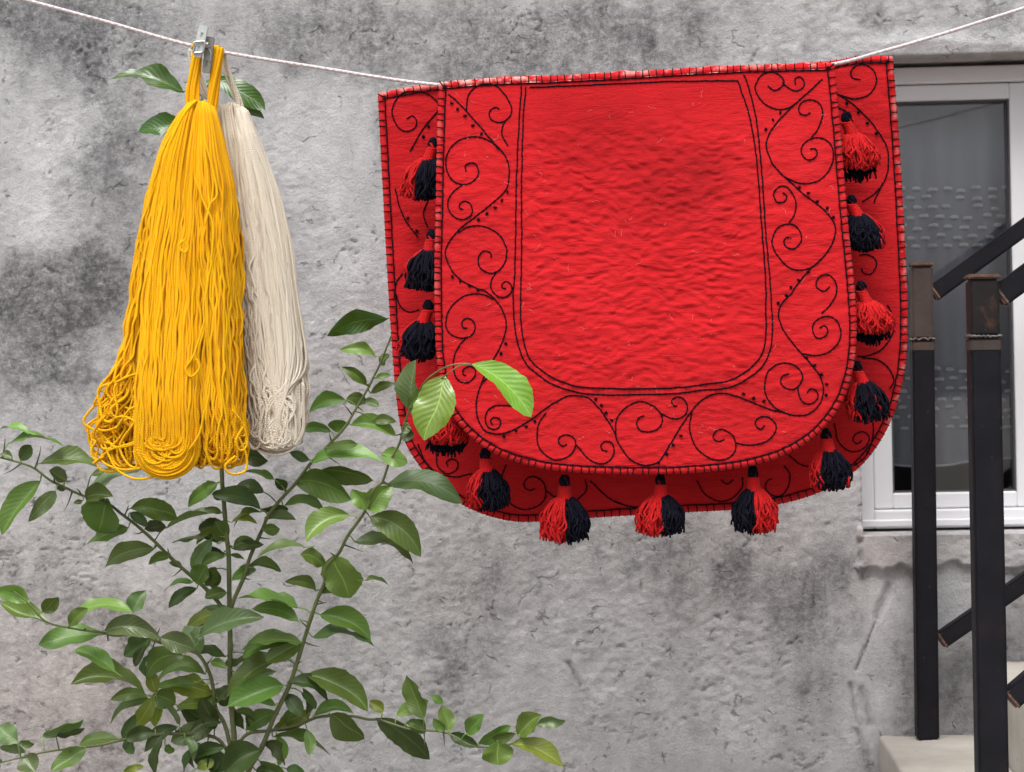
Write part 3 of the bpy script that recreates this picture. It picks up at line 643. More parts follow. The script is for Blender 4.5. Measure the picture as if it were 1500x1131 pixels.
FRONT = [vine] + [tr(c, p) for c, p in [
    (3, [(440, 285), (440, 240), (455, 200), (490, 170), (530, 162), (575, 175), (610, 210), (635, 255), (638, 295), (615, 325), (580, 335), (550, 320), (540, 295), (550, 275), (570, 268), (585, 275)]),
    (3, [(618, 322), (600, 350), (597, 385), (610, 415), (625, 438)]),
    (3, [(585, 455), (545, 420), (495, 400), (440, 402), (390, 425), (355, 470), (345, 520), (355, 565), (385, 600), (425, 612), (465, 600), (490, 570), (490, 540), (475, 518), (450, 516), (432, 530), (435, 552)]),
    (3, [(425, 612), (385, 640), (358, 680), (358, 720), (380, 755), (415, 770), (450, 758), (465, 730), (455, 700), (430, 688), (408, 700), (408, 718), (425, 725)]),
    (3, [(400, 830), (440, 805), (490, 797), (540, 808), (585, 840), (615, 890), (618, 930), (605, 970), (580, 1000), (545, 1010), (510, 995), (492, 965), (495, 930), (520, 910), (545, 918), (550, 940)]),
    (3, [(575, 1005), (550, 1040), (550, 1080), (575, 1110), (605, 1118), (635, 1100), (640, 1070), (622, 1048), (600, 1055), (598, 1075), (615, 1080)]),
    (4, [(545, 25), (500, 5), (450, 2), (400, 20), (355, 65), (337, 120), (345, 165), (380, 190), (420, 193), (455, 175), (465, 145), (450, 115), (425, 110), (407, 125), (412, 148), (430, 150)]),
    (4, [(430, 190), (400, 220), (375, 270), (370, 320), (380, 365), (405, 388), (440, 385), (463, 360), (462, 330), (440, 318), (415, 330), (412, 350), (425, 358)]),
    (4, [(500, 385), (535, 355), (580, 342), (630, 345), (675, 370), (700, 415), (695, 460), (660, 492), (600, 488), (550, 490), (520, 510), (508, 545), (520, 580), (550, 592), (572, 575), (570, 548), (548, 540), (530, 553), (540, 570)]),
    (4, [(775, 520), (745, 560), (735, 610), (740, 660), (765, 700), (810, 725), (855, 718), (890, 690), (903, 650), (890, 625), (860, 616), (835, 625), (828, 648), (845, 665), (865, 658)]),
    (4, [(903, 655), (930, 690), (965, 725), (1010, 742), (1050, 728), (1070, 690), (1062, 655), (1035, 645), (1012, 660), (1018, 683), (1040, 688)]),
    (6, [(8, 620), (5, 570), (20, 530), (60, 490), (110, 472), (160, 485), (195, 515), (208, 555), (190, 590), (150, 603), (115, 597), (97, 570), (105, 545), (130, 532)]),
    (6, [(203, 522), (240, 542), (280, 545), (312, 525), (318, 490), (300, 460), (270, 452), (250, 470), (258, 490), (275, 490)]),
    (6, [(340, 512), (328, 570), (335, 620), (360, 675), (400, 710), (450, 727), (500, 715), (528, 680), (525, 635), (500, 605), (465, 592), (438, 605), (432, 630), (455, 645), (480, 635)]),
    (6, [(528, 650), (570, 660), (620, 658), (670, 640), (702, 600), (700, 565), (675, 542), (640, 538), (615, 555), (618, 580), (640, 592), (655, 575)]),
    (6, [(760, 525), (710, 505), (670, 460), (655, 410), (665, 350), (700, 315), (745, 303), (795, 320), (820, 355), (810, 395), (780, 418), (745, 412), (725, 385), (735, 358), (760, 350)]),
    (6, [(800, 405), (805, 445), (825, 475), (860, 480), (887, 455), (880, 425), (855, 417), (840, 432)]),
    (6, [(820, 262), (880, 270), (935, 255), (975, 215), (987, 165), (970, 120), (935, 100), (895, 108), (868, 135), (868, 175), (890, 195), (920, 185), (930, 160), (915, 140), (895, 150)]),
    (5, [(1050, 1190), (1085, 1155), (1115, 1105), (1115, 1055), (1085, 1020), (1050, 1020), (1027, 1045), (1030, 1075), (1060, 1090), (1085, 1070)]),
    (5, [(1050, 945), (1000, 985), (940, 995), (885, 970), (840, 910), (828, 860), (850, 810), (890, 790), (930, 795), (955, 825), (958, 865), (935, 895), (905, 898), (880, 875), (890, 850), (915, 852)]),
    (5, [(905, 785), (930, 740), (935, 690), (915, 645), (885, 620), (850, 630), (835, 660), (850, 690), (880, 690), (893, 665), (875, 650)]),
    (5, [(880, 575), (930, 600), (980, 608), (1040, 592), (1085, 545), (1103, 485), (1090, 435), (1055, 407), (1010, 405), (970, 430), (958, 465), (975, 495), (1005, 500), (1028, 480), (1022, 455), (998, 452)]),
    (5, [(1005, 402), (1035, 360), (1055, 300), (1045, 255), (1010, 235), (970, 240), (948, 265), (955, 295), (980, 302), (998, 290)]),
    (5, [(940, 245), (900, 270), (850, 275), (795, 250), (758, 205), (755, 165), (785, 120), (830, 110), (870, 130), (882, 155), (865, 180), (835, 190), (808, 170)]),
    (5, [(875, 155), (900, 180), (935, 193), (965, 180), (973, 155), (955, 130), (930, 140), (932, 165)])]]
FRONT.append(tr(3, [(685, 170), (670, 400), (662, 600), (655, 1000), (648, 1100)]) + tr(4, [(632, 80), (640, 170), (660, 250), (690, 310), (740, 355), (800, 395), (870, 420), (950, 437), (1060, 442)]) + tr(6, [(100, 440), (250, 437), (380, 422), (500, 410), (590, 365), (650, 310), (680, 240), (690, 150), (685, 60)]) + tr(5, [(822, 1100), (815, 1000), (800, 830), (790, 660), (775, 480), (760, 340), (740, 240), (715, 150), (700, 120)]))
FRONT.append(tr(3, [(705, 175), (692, 330), (685, 600), (685, 900), (682, 1100)]) + tr(4, [(662, 90), (672, 190), (700, 280), (760, 340), (830, 380), (910, 405), (1000, 412), (1071, 414)]) + tr(6, [(120, 415), (280, 410), (400, 395), (500, 380), (580, 335), (640, 270), (660, 180), (660, 60)]) + tr(5, [(801, 1100), (795, 980), (780, 780), (765, 560), (745, 400), (720, 280), (692, 200), (678, 158), (645, 148), (400, 150), (200, 158), (0, 167)]) + tr(3, [(860, 172), (720, 178)]))
BACK = [tr(c, p) for c, p in [
    (3, [(320, 265), (300, 235), (265, 208), (210, 195), (150, 205), (110, 260), (108, 310), (135, 360), (175, 375), (210, 355), (215, 325), (195, 305), (170, 320)]), (3, [(320, 270), (240, 370), (185, 465)]),
    (3, [(120, 630), (135, 700), (170, 780), (220, 850)]), (3, [(265, 690), (245, 740), (265, 805)]), (3, [(155, 1010), (125, 1050), (115, 1120)]), (4, [(120, 0), (135, 50), (175, 80), (220, 70)]),
    (4, [(295, 690), (300, 750), (340, 785), (380, 770), (388, 740), (365, 722), (340, 735), (345, 755)]), (4, [(215, 655), (240, 720), (290, 775), (370, 800), (450, 785)]), (4, [(600, 745), (580, 800), (580, 860), (610, 910), (660, 940), (720, 935), (765, 900), (772, 850), (750, 812), (715, 798), (685, 812), (678, 840), (700, 858), (725, 850)]),
    (4, [(770, 855), (810, 888), (860, 892)]), (4, [(945, 810), (948, 860), (905, 905)]), (4, [(965, 815), (1010, 860), (1060, 900), (1131, 930)]), (6, [(0, 905), (50, 925), (110, 935)]), (6, [(360, 815), (390, 870), (450, 905), (510, 895), (555, 850), (560, 800)]),
    (6, [(465, 812), (490, 832), (520, 812)]), (6, [(740, 750), (765, 790), (760, 840), (730, 880), (690, 882), (660, 855), (665, 820), (690, 808)]), (6, [(760, 705), (810, 745), (860, 757)]),
    (6, [(960, 565), (975, 640), (1020, 685), (1070, 685), (1105, 655), (1110, 625), (1085, 603), (1050, 615), (1040, 640), (1060, 655), (1080, 640)]), (6, [(1130, 560), (1125, 640), (1095, 710), (1040, 755)]),
    (6, [(1060, 275), (1110, 270), (1170, 240), (1215, 170), (1220, 110), (1190, 50)]), (6, [(1080, 280), (1150, 290), (1200, 330), (1218, 380), (1200, 415)]),
    (5, [(1110, 205), (1150, 218), (1200, 228), (1260, 210), (1293, 160), (1290, 115), (1255, 80), (1210, 78), (1182, 105), (1190, 135), (1225, 143)]), (5, [(1110, 200), (1200, 260), (1280, 345), (1335, 430), (1350, 510), (1335, 590), (1290, 650), (1230, 690)]),
    (5, [(1325, 605), (1300, 655), (1285, 695)]), (5, [(1120, 265), (1165, 290), (1190, 330)]), (5, [(1230, 985), (1240, 1010), (1275, 1010), (1297, 970), (1285, 940), (1250, 925), (1220, 930)])]]
def embroider(lines, Yf, dots, parent):
    ac = Acc()
    for l in lines:
        n = max(8, int(plen(l) / 1.6)); c = catmull(l, n); s = np.linspace(0, plen(c), n)
        c = c + .45 * np.stack([vnoise(s / 8, s * 0, 41), vnoise(s / 8, s * 0, 43)], -1)
        ac = Acc(); rad = .00082 + .00036 * np.abs(np.sin(math.pi * s / 7.5)); tubes(ac, P(c[:, 0], c[:, 1], Yf(c[:, 0], c[:, 1]) - .0002 - .0003 * np.abs(np.sin(math.pi * s / 7.5))), rad, 6)
        obj('embroidered_scroll', ac.mesh('embroidered_scroll'), MAT['thread_navy'], parent)
    for (a, b) in dots:
        ac = Acc()
        for k in range(3):
            an = random.uniform(0, math.pi); dx, dy = 2.4 * math.cos(an), 2.4 * math.sin(an)
            x = np.array([a - dx, a - dx * .5, a, a + dx * .5, a + dx]); y = np.array([b - dy, b - dy * .5, b, b + dy * .5, b + dy])
            tubes(ac, P(x, y, Yf(x, y) + np.array([.0004, -.0012, -.0018, -.0012, .0004])), np.array([.0006, .0012, .0015, .0012, .0006]), 5)
        obj('embroidered_dot', ac.mesh('embroidered_dot'), MAT['thread_navy'], parent)
DF = tr(3, [(372, 248), (398, 275), (432, 305), (467, 348), (505, 385), (622, 645), (597, 683), (567, 715), (530, 743), (492, 770), (410, 1045), (452, 1065), (490, 1085), (375, 1025)]) + tr(4, [(598, 218), (577, 262), (555, 300), (990, 460), (1015, 487), (1035, 520), (1060, 552), (725, 557), (687, 580), (643, 597), (590, 622)]) \
   + tr(6, [(563, 437), (607, 456), (652, 468), (873, 313), (903, 353), (925, 395), (923, 443), (838, 280), (290, 620), (256, 660), (228, 700), (193, 737), (750, 8), (714, 42)]) + tr(5, [(865, 290), (832, 322), (800, 365), (950, 625), (990, 650), (1030, 688), (1075, 717), (1103, 758), (990, 1003), (947, 1040), (912, 1072), (893, 1110)])
embroider(FRONT, front_Y, DF, fr)
embroider(BACK, back_Y, tr(3, [(268, 352), (245, 398), (175, 762), (215, 820)]) + tr(5, [(1163, 247), (1215, 288), (1255, 337), (1295, 383)]), bk)

# pale lint caught in the felt
ac = Acc(); C = []
for _ in range(110):
    x = random.uniform(665, 1225); y = random.uniform(140, 660); an = random.uniform(0, 6.283); l = random.uniform(3, 11); t = np.linspace(0, 1, 7)
    px_ = x + l * t * math.cos(an) + 2.5 * vnoise(t * 3, t * 0 + _, 71); py_ = y + l * t * math.sin(an) + 2.5 * vnoise(t * 3, t * 0 + _, 73); C.append(P(px_, py_, front_Y(px_, py_) - .0007 - .002 * t * (1 - t)))
tubes(ac, np.array(C), .00011, 4)
mk('lint', lambda m: m.set(Base_Color=m.mix(m.noise(50, 2, .5, m.pos()), (.80, .48, .45), (.74, .22, .21)), Roughness=1.0))
obj('lint', ac.mesh('lint'), MAT['lint'], fr)['kind'] = 'stuff'

# tassels: (x top, y top, x body, y bottom, half width, colours)
def tassel(x0, y0, xb, y1, hw, mode):
    # hangs from the hem of the front flap, between the two flaps
    Yc = float(front_Y(np.array(float(np.clip(xb, 645, 1245))), np.array(min(y0, 690.)))) + .030
    L = y1 - y0; yn = y0 + L * .29; xn = x0 + (xb - x0) * .55; n = 14
    k = .00091
    # wrapped neck with a navy knot above it
    ac = Acc(); turns = 9; t = np.linspace(0, 1, 140)
    rr = 7.5 + 2.5 * t ** 2
    yy = y0 + L * .12 + (yn - y0 - L * .12 + 4) * t; xx = x0 + (xn - x0) * t
    coil = P(xx, yy, Yc); coil[:, 0] += rr * k * np.cos(t * turns * 6.283); coil[:, 1] += rr * k * np.sin(t * turns * 6.283); tubes(ac, coil, .0017, 5, random.random() * .6)
    core = P(np.linspace(x0, xn, 6), np.linspace(y0 + 4, yn + 4, 6), Yc); tubes(ac, core, np.linspace(.0045, .0065, 6), 8, .6)
    root = obj('tassel', ac.mesh('tassel'), MAT['thread_red'], rug)
    ac = Acc(); m = 22; C = []
    for _ in range(m):
        a = random.uniform(0, 6.283); r_ = random.uniform(4, 8)
        yy = np.linspace(y0 - 4, y0 + L * .15, 8); xx = x0 + r_ * np.cos(a + np.linspace(0, 2.2, 8)) * np.sin(np.linspace(.4, 2.8, 8))
        c = P(xx, yy, Yc); c[:, 1] += k * r_ * np.sin(a + np.linspace(0, 2.2, 8)) * np.sin(np.linspace(.4, 2.8, 8)); C.append(c)
    tubes(ac, np.array(C), .0013, 5, rng.random(m)); obj('knot', ac.mesh('knot'), MAT['thread_navy'], root)
    groups = {'n': [], 'r': []}
    N = 230; n = 18
    for i in range(N):
        a = 6.283 * i / N * 13.37; rho = math.sqrt(random.uniform(.03, 1)) if i % 3 else random.uniform(.85, 1.03)
        ux, ud = rho * math.cos(a), rho * math.sin(a)          # ud<0: towards the viewer
        if mode == 'lN': c = 'r' if ux < -.84 else 'n'
        elif mode == 'LN': c = 'r' if ux < -.38 else 'n'
        elif mode == 'Nr': c = 'r' if ux > .86 else 'n'
        elif mode == 'RN': c = 'r' if ux < .05 else 'n'
        elif mode == 'NR': c = 'r' if ux > .02 else 'n'
        elif mode == 'R': c = 'n' if (ud > .35) else 'r'
        else: c = 'r' if (ux < -.6 or random.random() < .10 and ud < 0) else 'n'
        ln = (L * .71) * random.uniform(.80, 1.0) * (1.0 - (.10 * abs(ux)))
        if mode == 'R' and c == 'n': ln *= 1.08
        elif mode == 'R': ln *= .82
        t = np.linspace(0, 1, n); sp_ = np.sin(np.clip(t * 1.55, 0, 1) * math.pi / 2) ** .62 * (1 - .10 * np.clip(t - .65, 0, 1) / .35)
        wob = 6.5 * np.minimum(1, 1.6 * t)[:, None] * np.stack([vnoise(t * 4.2, t * 0 + i * 1.37, 3), vnoise(t * 4.2, t * 0 + i * 1.91, 8)], -1)
        px_ = xn + (xb - xn) * t + ux * (5 + (hw - 5) * sp_) + wob[:, 0] + random.uniform(-3, 3) * t ** 2
        py_ = yn - 1 + ln * t + random.uniform(-1, 1)
        c3 = P(px_, py_, Yc); c3[:, 1] += ud * (5 + (hw - 5) * sp_) * k * .72 + wob[:, 1] * k
        groups[c].append(c3)
    for c, nm, mt in (('r', 'red_fringe', 'thread_red'), ('n', 'navy_fringe', 'thread_navy')):
        if groups[c]:
            ac = Acc(); tubes(ac, np.array(groups[c]), .00135, 5, rng.random(len(groups[c]))); obj(nm, ac.mesh(nm), MAT[mt], root)
for t in [(634, 206, 620, 297, 31, 'LN'), (632, 340, 626, 430, 33, 'lN'), (627, 444, 612, 532, 27, 'lN'), (652, 576, 654, 667, 29, 'R'), (711, 661, 715, 752, 28, 'LN'), (827, 700, 827, 799, 33, 'RN'),
          (968, 699, 967, 789, 32, 'RN'), (1103, 687, 1106, 786, 31, 'NR'), (1210, 632, 1217, 722, 28, 'X'), (1256, 533, 1271, 622, 30, 'X'), (1261, 416, 1278, 504, 29, 'R'), (1247, 290, 1266, 371, 28, 'Nr'), (1240, 168, 1258, 265, 29, 'R')]:
    tassel(*t)
settle(rug)

# ------------------------------------------------------------------ yarn hanks
def spl(tab, y): t = np.array(tab, float); return np.interp(y, t[:, 0], t[:, 1])
KX = .00091
def strand_paths(n, tabL, tabR, tabD, ytop, ybot, uf, cf, Yc, wav, pts=64, loop=(4, 12), seed=0, curl=0, crimp=.8):
    out = []
    for i in range(n):
        u0 = uf(i); c0 = cf(i); yb = ybot(i, u0); rl = random.uniform(*loop); du = (random.choice((-1, 1)) if .25 < u0 < .75 else (1 if u0 < .5 else -1)) * rl
        m = pts // 2
        t = np.linspace(0, 1, m); yt_ = ytop + 9 * (2 * u0 - 1) ** 2 + random.uniform(-3, 4); y = yt_ + (yb - yt_) * t
        w1 = wav * sstep(t, .05, .5) * vnoise(y / 55, 0 * y + i * .61, seed) + .45 * wav * vnoise(y / 19, 0 * y + i * 1.7, seed + 1) * sstep(t, .1, .4) + crimp * vnoise(y / 8.5, 0 * y + i * 3.3, seed + 12) * sstep(t, .08, .3)
        def side(u, c, yy, w):
            Lx, Rx = spl(tabL, yy), spl(tabR, yy); x = Lx + (Rx - Lx) * u + w
            return x, -c * spl(tabD, yy) * np.sqrt(np.clip(1 - (2 * u - 1) ** 2, .04, 1)) + .5 * KX * w
        x1, d1 = side(u0, c0, y, w1)
        th = np.linspace(0, math.pi, 10)[1:-1]
        xb = x1[-1] + du * (1 - np.cos(th)); ybt = yb + abs(du) * np.sin(th) * random.uniform(.9, 1.5)
        c2 = np.clip(c0 + random.uniform(-.35, .35), -1, 1)
        y2 = y[::-1]; wid = np.maximum(spl(tabR, y2) - spl(tabL, y2), 8); u2 = np.clip(u0 + 2 * du / wid[0] * sstep(np.linspace(1, 0, m), .0, .7), .0, 1.)
        w2 = w1[::-1] + .6 * wav * vnoise(y2 / 40, 0 * y2 + i * 2.3 + 50, seed + 2) * sstep(np.linspace(1, 0, m), .05, .6)
        x2, d2 = side(u2, c2, y2, w2)
        sh = (xb[-1] + (xb[-1] - xb[-2])) - x2[0]; x2 = x2 + sh * np.exp(-np.linspace(0, 7, m))
        db = d1[-1] + (d2[0] - d1[-1]) * np.linspace(0, 1, len(th) + 2)[1:-1]
        x = np.concatenate([x1, xb, x2]); yy = np.concatenate([y, ybt, y2]); d = np.concatenate([d1, db, d2])
        if curl:
            s = sstep(yy, yb - 130, yb - 20); q_ = np.linspace(0, 1, len(x))
            x = x + s * curl * (vnoise(yy / 26, q_ * 3 + i * 3.1, seed + 5) + .7 * vnoise(q_ * 18, 0 * q_ + i, seed + 6)); yy = yy + s * .8 * curl * vnoise(q_ * 20, 0 * q_ + i * 1.3, seed + 7); d = d + s * curl * .7 * KX * vnoise(q_ * 18, 0 * q_ + i * 2.2, seed + 8)
        d = d + random.uniform(-.0035, .0035) + .003 * vnoise(yy / 70, 0 * yy + i * .9, seed + 9); out.append(P(x, yy, Yc) + np.stack([0 * d, d, 0 * d], -1))
    return np.array(out)
def fuzz(paths, n, r, mat, parent, lo=3, hi=9):
    """fine loose fibres standing off the strands"""
    C = []
    for k in range(n):
        p = paths[random.randrange(len(paths))]; j = random.randrange(3, len(p) - 3); a = p[j]; t = np.linspace(0, 1, 6)[:, None]
        dr = np.array([random.gauss(0, 1), random.gauss(-.5, .8), random.gauss(0, 1)]); dr /= np.linalg.norm(dr) + 1e-6; l = random.uniform(lo, hi) * .001
        bend = np.array([random.gauss(0, 1), random.gauss(0, .6), random.gauss(-.4, 1)]) * l * .5
        C.append(a + dr * l * t + bend * t ** 2)
    ac = Acc(); tubes(ac, np.array(C), r, 3, rng.random(n) * .5, False); o = obj('fuzz', ac.mesh('fuzz'), mat, parent); o['kind'] = 'stuff'
def u_front(lo, hi): return lambda i: random.uniform(lo, hi)
def layer(i): return random.uniform(.80, 1.0) if i % 3 else random.uniform(-.6, .8)

def strap(acc, path, Yc, n, r, w0, w1, sr, seed):
    """bundle of n parallel strands along a pixel path"""
    c = catmull(path, 26); C = []
    for i in range(n):
        a = random.uniform(0, 6.283); rho = math.sqrt(random.random()); w = np.linspace(w0, w1, 26)
        tw = a + np.linspace(0, 1.2, 26)
        p = P(c[:, 0] + rho * w * np.cos(tw), c[:, 1] + .4 * rho * np.sin(a), Yc + 0 * c[:, 0]); p[:, 1] += rho * w * np.sin(tw) * KX * .8; C.append(p)
    tubes(acc, np.array(C), r, 6, rng.random(n))
def over(acc, xl, xr, y_line, yl, yr, xll, xrr, Yc, n, r, w):
    pass

# yellow hank
YY0 = YR - .030
hank = empty('yarn_hank', P(290, 120, YY0), 'bright yellow wool yarn hank pegged to the clothesline beside the red rug', 'yarn', 'yarn hanks on the clothesline')
RY = .00172
tabD = [(150, .016), (170, .022), (230, .034), (350, .046), (600, .056), (720, .050)]
# all of the hank together: left tangle, central bundle, right bundle
L_all = [(146, 284), (158, 272), (170, 262), (190, 249), (215, 237), (290, 216), (400, 200), (490, 187), (560, 166), (620, 147), (720, 142)]
R_all = [(146, 308), (158, 314), (170, 319), (200, 328), (270, 346), (370, 357), (480, 357), (560, 361), (640, 364), (720, 360)]
acc = Acc()
pa = strand_paths(190, L_all, R_all, tabD, 152, lambda i, u: random.uniform(625, 672), u_front(.16, .98), lambda i: random.uniform(-.9, .55), YY0, 5, 72, (5, 14), 1, 5)
tubes(acc, pa, RY, 6, .35 + .6 * rng.random(len(pa)))
obj('inner_strands', acc.mesh('inner_strands'), MAT['yarn_yellow'], hank)['kind'] = 'stuff'
# right bundle
L_r = [(150, 293), (170, 291), (230, 285), (400, 285), (600, 290), (720, 292)]
acc = Acc()
pa = strand_paths(100, L_r, R_all, tabD, 152, lambda i, u: random.uniform(630, 676) - 18 * max(0, u - .7), u_front(.0, 1.), lambda i: random.uniform(.45, 1.05), YY0, 6.0, 76, (4, 10), 11, 4)
tubes(acc, pa, RY, 6, rng.random(len(pa)))
obj('right_bundle', acc.mesh('right_bundle'), MAT['yarn_yellow'], hank)['kind'] = 'stuff'; FZ = list(pa)
# left tangle
R_l = [(150, 300), (170, 285), (230, 262), (400, 236), (560, 222), (640, 217), (720, 214)]
acc = Acc()
pa = strand_paths(74, L_all, R_l, [(150, .016), (230, .030), (400, .034), (600, .036), (720, .034)], 152, lambda i, u: random.uniform(585, 672), u_front(.0, 1.), lambda i: random.uniform(.25, 1.0), YY0, 6, 150, (5, 16), 21, 17)
tubes(acc, pa, RY, 6, rng.random(len(pa)) * .9)
obj('left_tangle', acc.mesh('left_tangle'), MAT['yarn_yellow'], hank)['kind'] = 'stuff'
# front bundle: nested U loops, bottom at (255, 690)
acc = Acc(); C = []
for i in range(104):
    r_ = 2 + 42 * random.random() ** .78; cxb = 256 + random.uniform(-1, 1) * (46 - r_) * .5; yb = 654 - (44 - r_) * random.uniform(-.2, 1.0)
    m = 34; t = np.linspace(0, 1, m); y0_ = 151 + .10 * r_ + random.uniform(-3, 4); y = y0_ + (yb - y0_) * t
    def leg(sgn):
        xe = cxb + sgn * r_; xt = 290 + sgn * r_ * .26
        mid_ = np.interp(y, [152, 180, 240, 400, 560, 700], [0, .22, .50, .84, .96, 1.0])
        return xt + (xe - xt) * mid_ + 4.6 * vnoise(y / 60, 0 * y + i * .7 + sgn, 31) * sstep(t, .1, .4) + 2.2 * vnoise(y / 21, 0 * y + i * 1.9 + sgn, 33) * sstep(t, .1, .3)
    xl, xr = leg(-1), leg(1); th = np.linspace(0, math.pi, 16)[1:-1]
    cc = (xl[-1] + xr[-1]) / 2; rr = (xr[-1] - xl[-1]) / 2
    x = np.concatenate([xl, cc - rr * np.cos(th), xr[::-1]]); yy = np.concatenate([y, yb + (rr * .95 + 1) * np.sin(th), y[::-1]])
    d0 = -(spl(tabD, yy) * (.80 + .40 * sstep(yy, 300, 620))) - random.uniform(-.004, .006) + .010 * np.abs((x - cc) / 44) ** 2
    C.append(P(x, yy, YY0) + np.stack([0 * d0, d0, 0 * d0], -1))
tubes(acc, np.array(C), RY, 6, rng.random(len(C)) * .9)
obj('front_bundle', acc.mesh('front_bundle'), MAT['yarn_yellow'], hank)['kind'] = 'stuff'
fuzz(list(C) + list(pa) + FZ, 9000, .00011, MAT['yarn_yellow'], hank)
# stray loops pulled out of the hank
for pts in [[(165, 600), (152, 622), (150, 645), (165, 652), (150, 668), (136, 679)], [(150, 640), (160, 668), (172, 688), (196, 701), (222, 699), (238, 688), (228, 676), (215, 684)], [(196, 620), (176, 652), (186, 678), (200, 684), (196, 660)],
            [(340, 600), (356, 622), (362, 650), (352, 660), (346, 645), (358, 622)], [(350, 640), (361, 668), (359, 690), (338, 694), (330, 682), (345, 668)], [(300, 470), (284, 520), (272, 540), (280, 552), (292, 540), (288, 525)], [(268, 352), (276, 362), (270, 370), (262, 360), (272, 350)],
            [(170, 560), (200, 548), (216, 560), (212, 590), (190, 600), (170, 628)], [(150, 622), (180, 610), (205, 626), (200, 648), (170, 655), (152, 640)], [(215, 640), (190, 650), (160, 660), (150, 676), (180, 688), (215, 684)],
            [(232, 684), (262, 672), (290, 640), (300, 600)], [(300, 205), (312, 250), (318, 285), (308, 300), (300, 330)], [(285, 260), (300, 300), (312, 330), (310, 380)]]:
    acc = Acc(); c = catmull(pts, 60); d = spl(tabD, c[:, 1]) * 1.12 * np.sqrt(np.clip(1 - ((c[:, 0] - 262) / 125) ** 2, .12, 1)) + .003
    if pts[0][1] < 560 or pts[0][0] > 225: d = d + .004
    tubes(acc, P(c[:, 0], c[:, 1], YY0 - d), RY * .95, 6, .2); obj('stray_loop', acc.mesh('stray_loop'), MAT['yarn_yellow'], hank)
acc = Acc(); strap(acc, [(289, 172), (283, 152), (282, 130), (285, 105), (288, 82), (291, 70)], YY0 + .012, 30, .0018, 12, 6, 0, 1); strap(acc, [(306, 176), (310, 158), (313, 130), (317, 100), (320, 80), (321, 70)], YY0 + .012, 34, .0018, 8, 7.5, 0, 2)
# over the cord and down behind it
for (xa, sgn) in ((290, 1), (320, 1)):
    C = []
    for i in range(14):
        o = random.uniform(-6, 6); t = np.linspace(0, math.pi, 14); y_l = 70 + (xa - 295) * .17
        p = P(np.full(14, xa + o), np.full(14, y_l + 2.0), YR); r_ = random.uniform(.005, .0085)
        p[:, 1] += -r_ * 2.0 * np.cos(t) - .004; p[:, 2] += r_ * np.sin(t) - .001; C.append(p)
    tubes(acc, np.array(C), .0018, 6, rng.random(14))
obj('hanging_loop', acc.mesh('hanging_loop'), MAT['yarn_yellow'], hank)
settle(hank)

# undyed hank
YW = YR + .026
hk2 = empty('yarn_hank', P(345, 120, YW), 'cream undyed wool yarn hank hanging half behind the yellow one', 'yarn', 'yarn hanks on the clothesline')
Lw = [(146, 330), (165, 316), (200, 318), (300, 328), (480, 345), (600, 358), (700, 362)]; Rw = [(146, 352), (165, 364), (215, 384), (280, 404), (370, 423), (460, 437), (560, 449), (610, 452), (650, 446), (700, 435)]
Dw = [(150, .012), (200, .026), (400, .034), (600, .038), (700, .034)]
RW = .0018
acc = Acc()
pa = strand_paths(170, Lw, Rw, Dw, 154, lambda i, u: 600 + 45 * math.sqrt(max(0, 1 - (2 * u - 1) ** 2)) - random.uniform(0, 14), u_front(.0, 1.), layer, YW, 6.0, 150, (5, 11), 41, 2, 2.4)
tubes(acc, pa, RW * .92, 6, rng.random(len(pa)) * 1.2); obj('strands', acc.mesh('strands'), MAT['yarn_white'], hk2)['kind'] = 'stuff'; fuzz(pa, 4500, .00011, MAT['yarn_white'], hk2)
# twisted lower end: strands crossing over each other and U loops
acc = Acc(); C = []
for i in range(46):
    x0 = random.uniform(362, 446); fl = random.uniform(-1, 1); xm = 408 + (408 - x0) * random.uniform(.1, .8) + random.uniform(-9, 9); xe = 404 + (x0 - 408) * random.uniform(-.9, .2)
    c = catmull([(342 + (x0 - 342) * .15, 160), (342 + (x0 - 342) * .62 + 8, 300), (x0 - 4, 470), (x0, 545), (xm, 596 + random.uniform(-14, 14)), (xe, 640 + random.uniform(-8, 6)), (xe + random.uniform(-8, 8), 660 - random.uniform(0, 12)), (xe + 16 * np.sign(xm - xe + .01), 640), (408 + (408 - xm) * .4, 590), (410 + (x0 - 410) * .6, 480), (342 + (x0 - 342) * .5, 300), (342 + (x0 - 342) * .15, 160)], 120)
    c = c + 1.6 * np.stack([vnoise(np.arange(120) / 6, 0 * np.arange(120) + i, 51), vnoise(np.arange(120) / 6, 0 * np.arange(120) + i, 52)], -1)
    uu = np.clip((c[:, 0] - spl(Lw, c[:, 1])) / np.maximum(spl(Rw, c[:, 1]) - spl(Lw, c[:, 1]), 10), 0, 1)
    d = spl(Dw, c[:, 1]) * np.sqrt(np.clip(1 - (2 * uu - 1) ** 2, .05, 1)) + random.uniform(-.002, .004); C.append(P(c[:, 0], c[:, 1], YW - d))
tubes(acc, np.array(C), RW, 6, rng.random(len(C)) * .7); obj('twisted_end', acc.mesh('twisted_end'), MAT['yarn_white'], hk2)['kind'] = 'stuff'
acc = Acc(); C = []
for i in range(26):
    r_ = random.uniform(10, 43); cx_ = 405 + random.uniform(-3, 3); th = np.linspace(.0, math.pi, 30); yb = 628 + random.uniform(-8, 0)
    x = cx_ - r_ * np.cos(th); y = yb + (14 + r_ * .62) * np.sin(th); x = np.concatenate([[cx_ - r_ + 2], x, [cx_ + r_ - 1]]); y = np.concatenate([[yb - 60], y, [yb - 60]])
    c = catmull(np.stack([x, y], -1), 44); C.append(P(c[:, 0], c[:, 1], YW - .030 * np.sqrt(np.clip(1 - ((c[:, 0] - 405) / 50) ** 2, .05, 1)) + random.uniform(-.004, .012)))
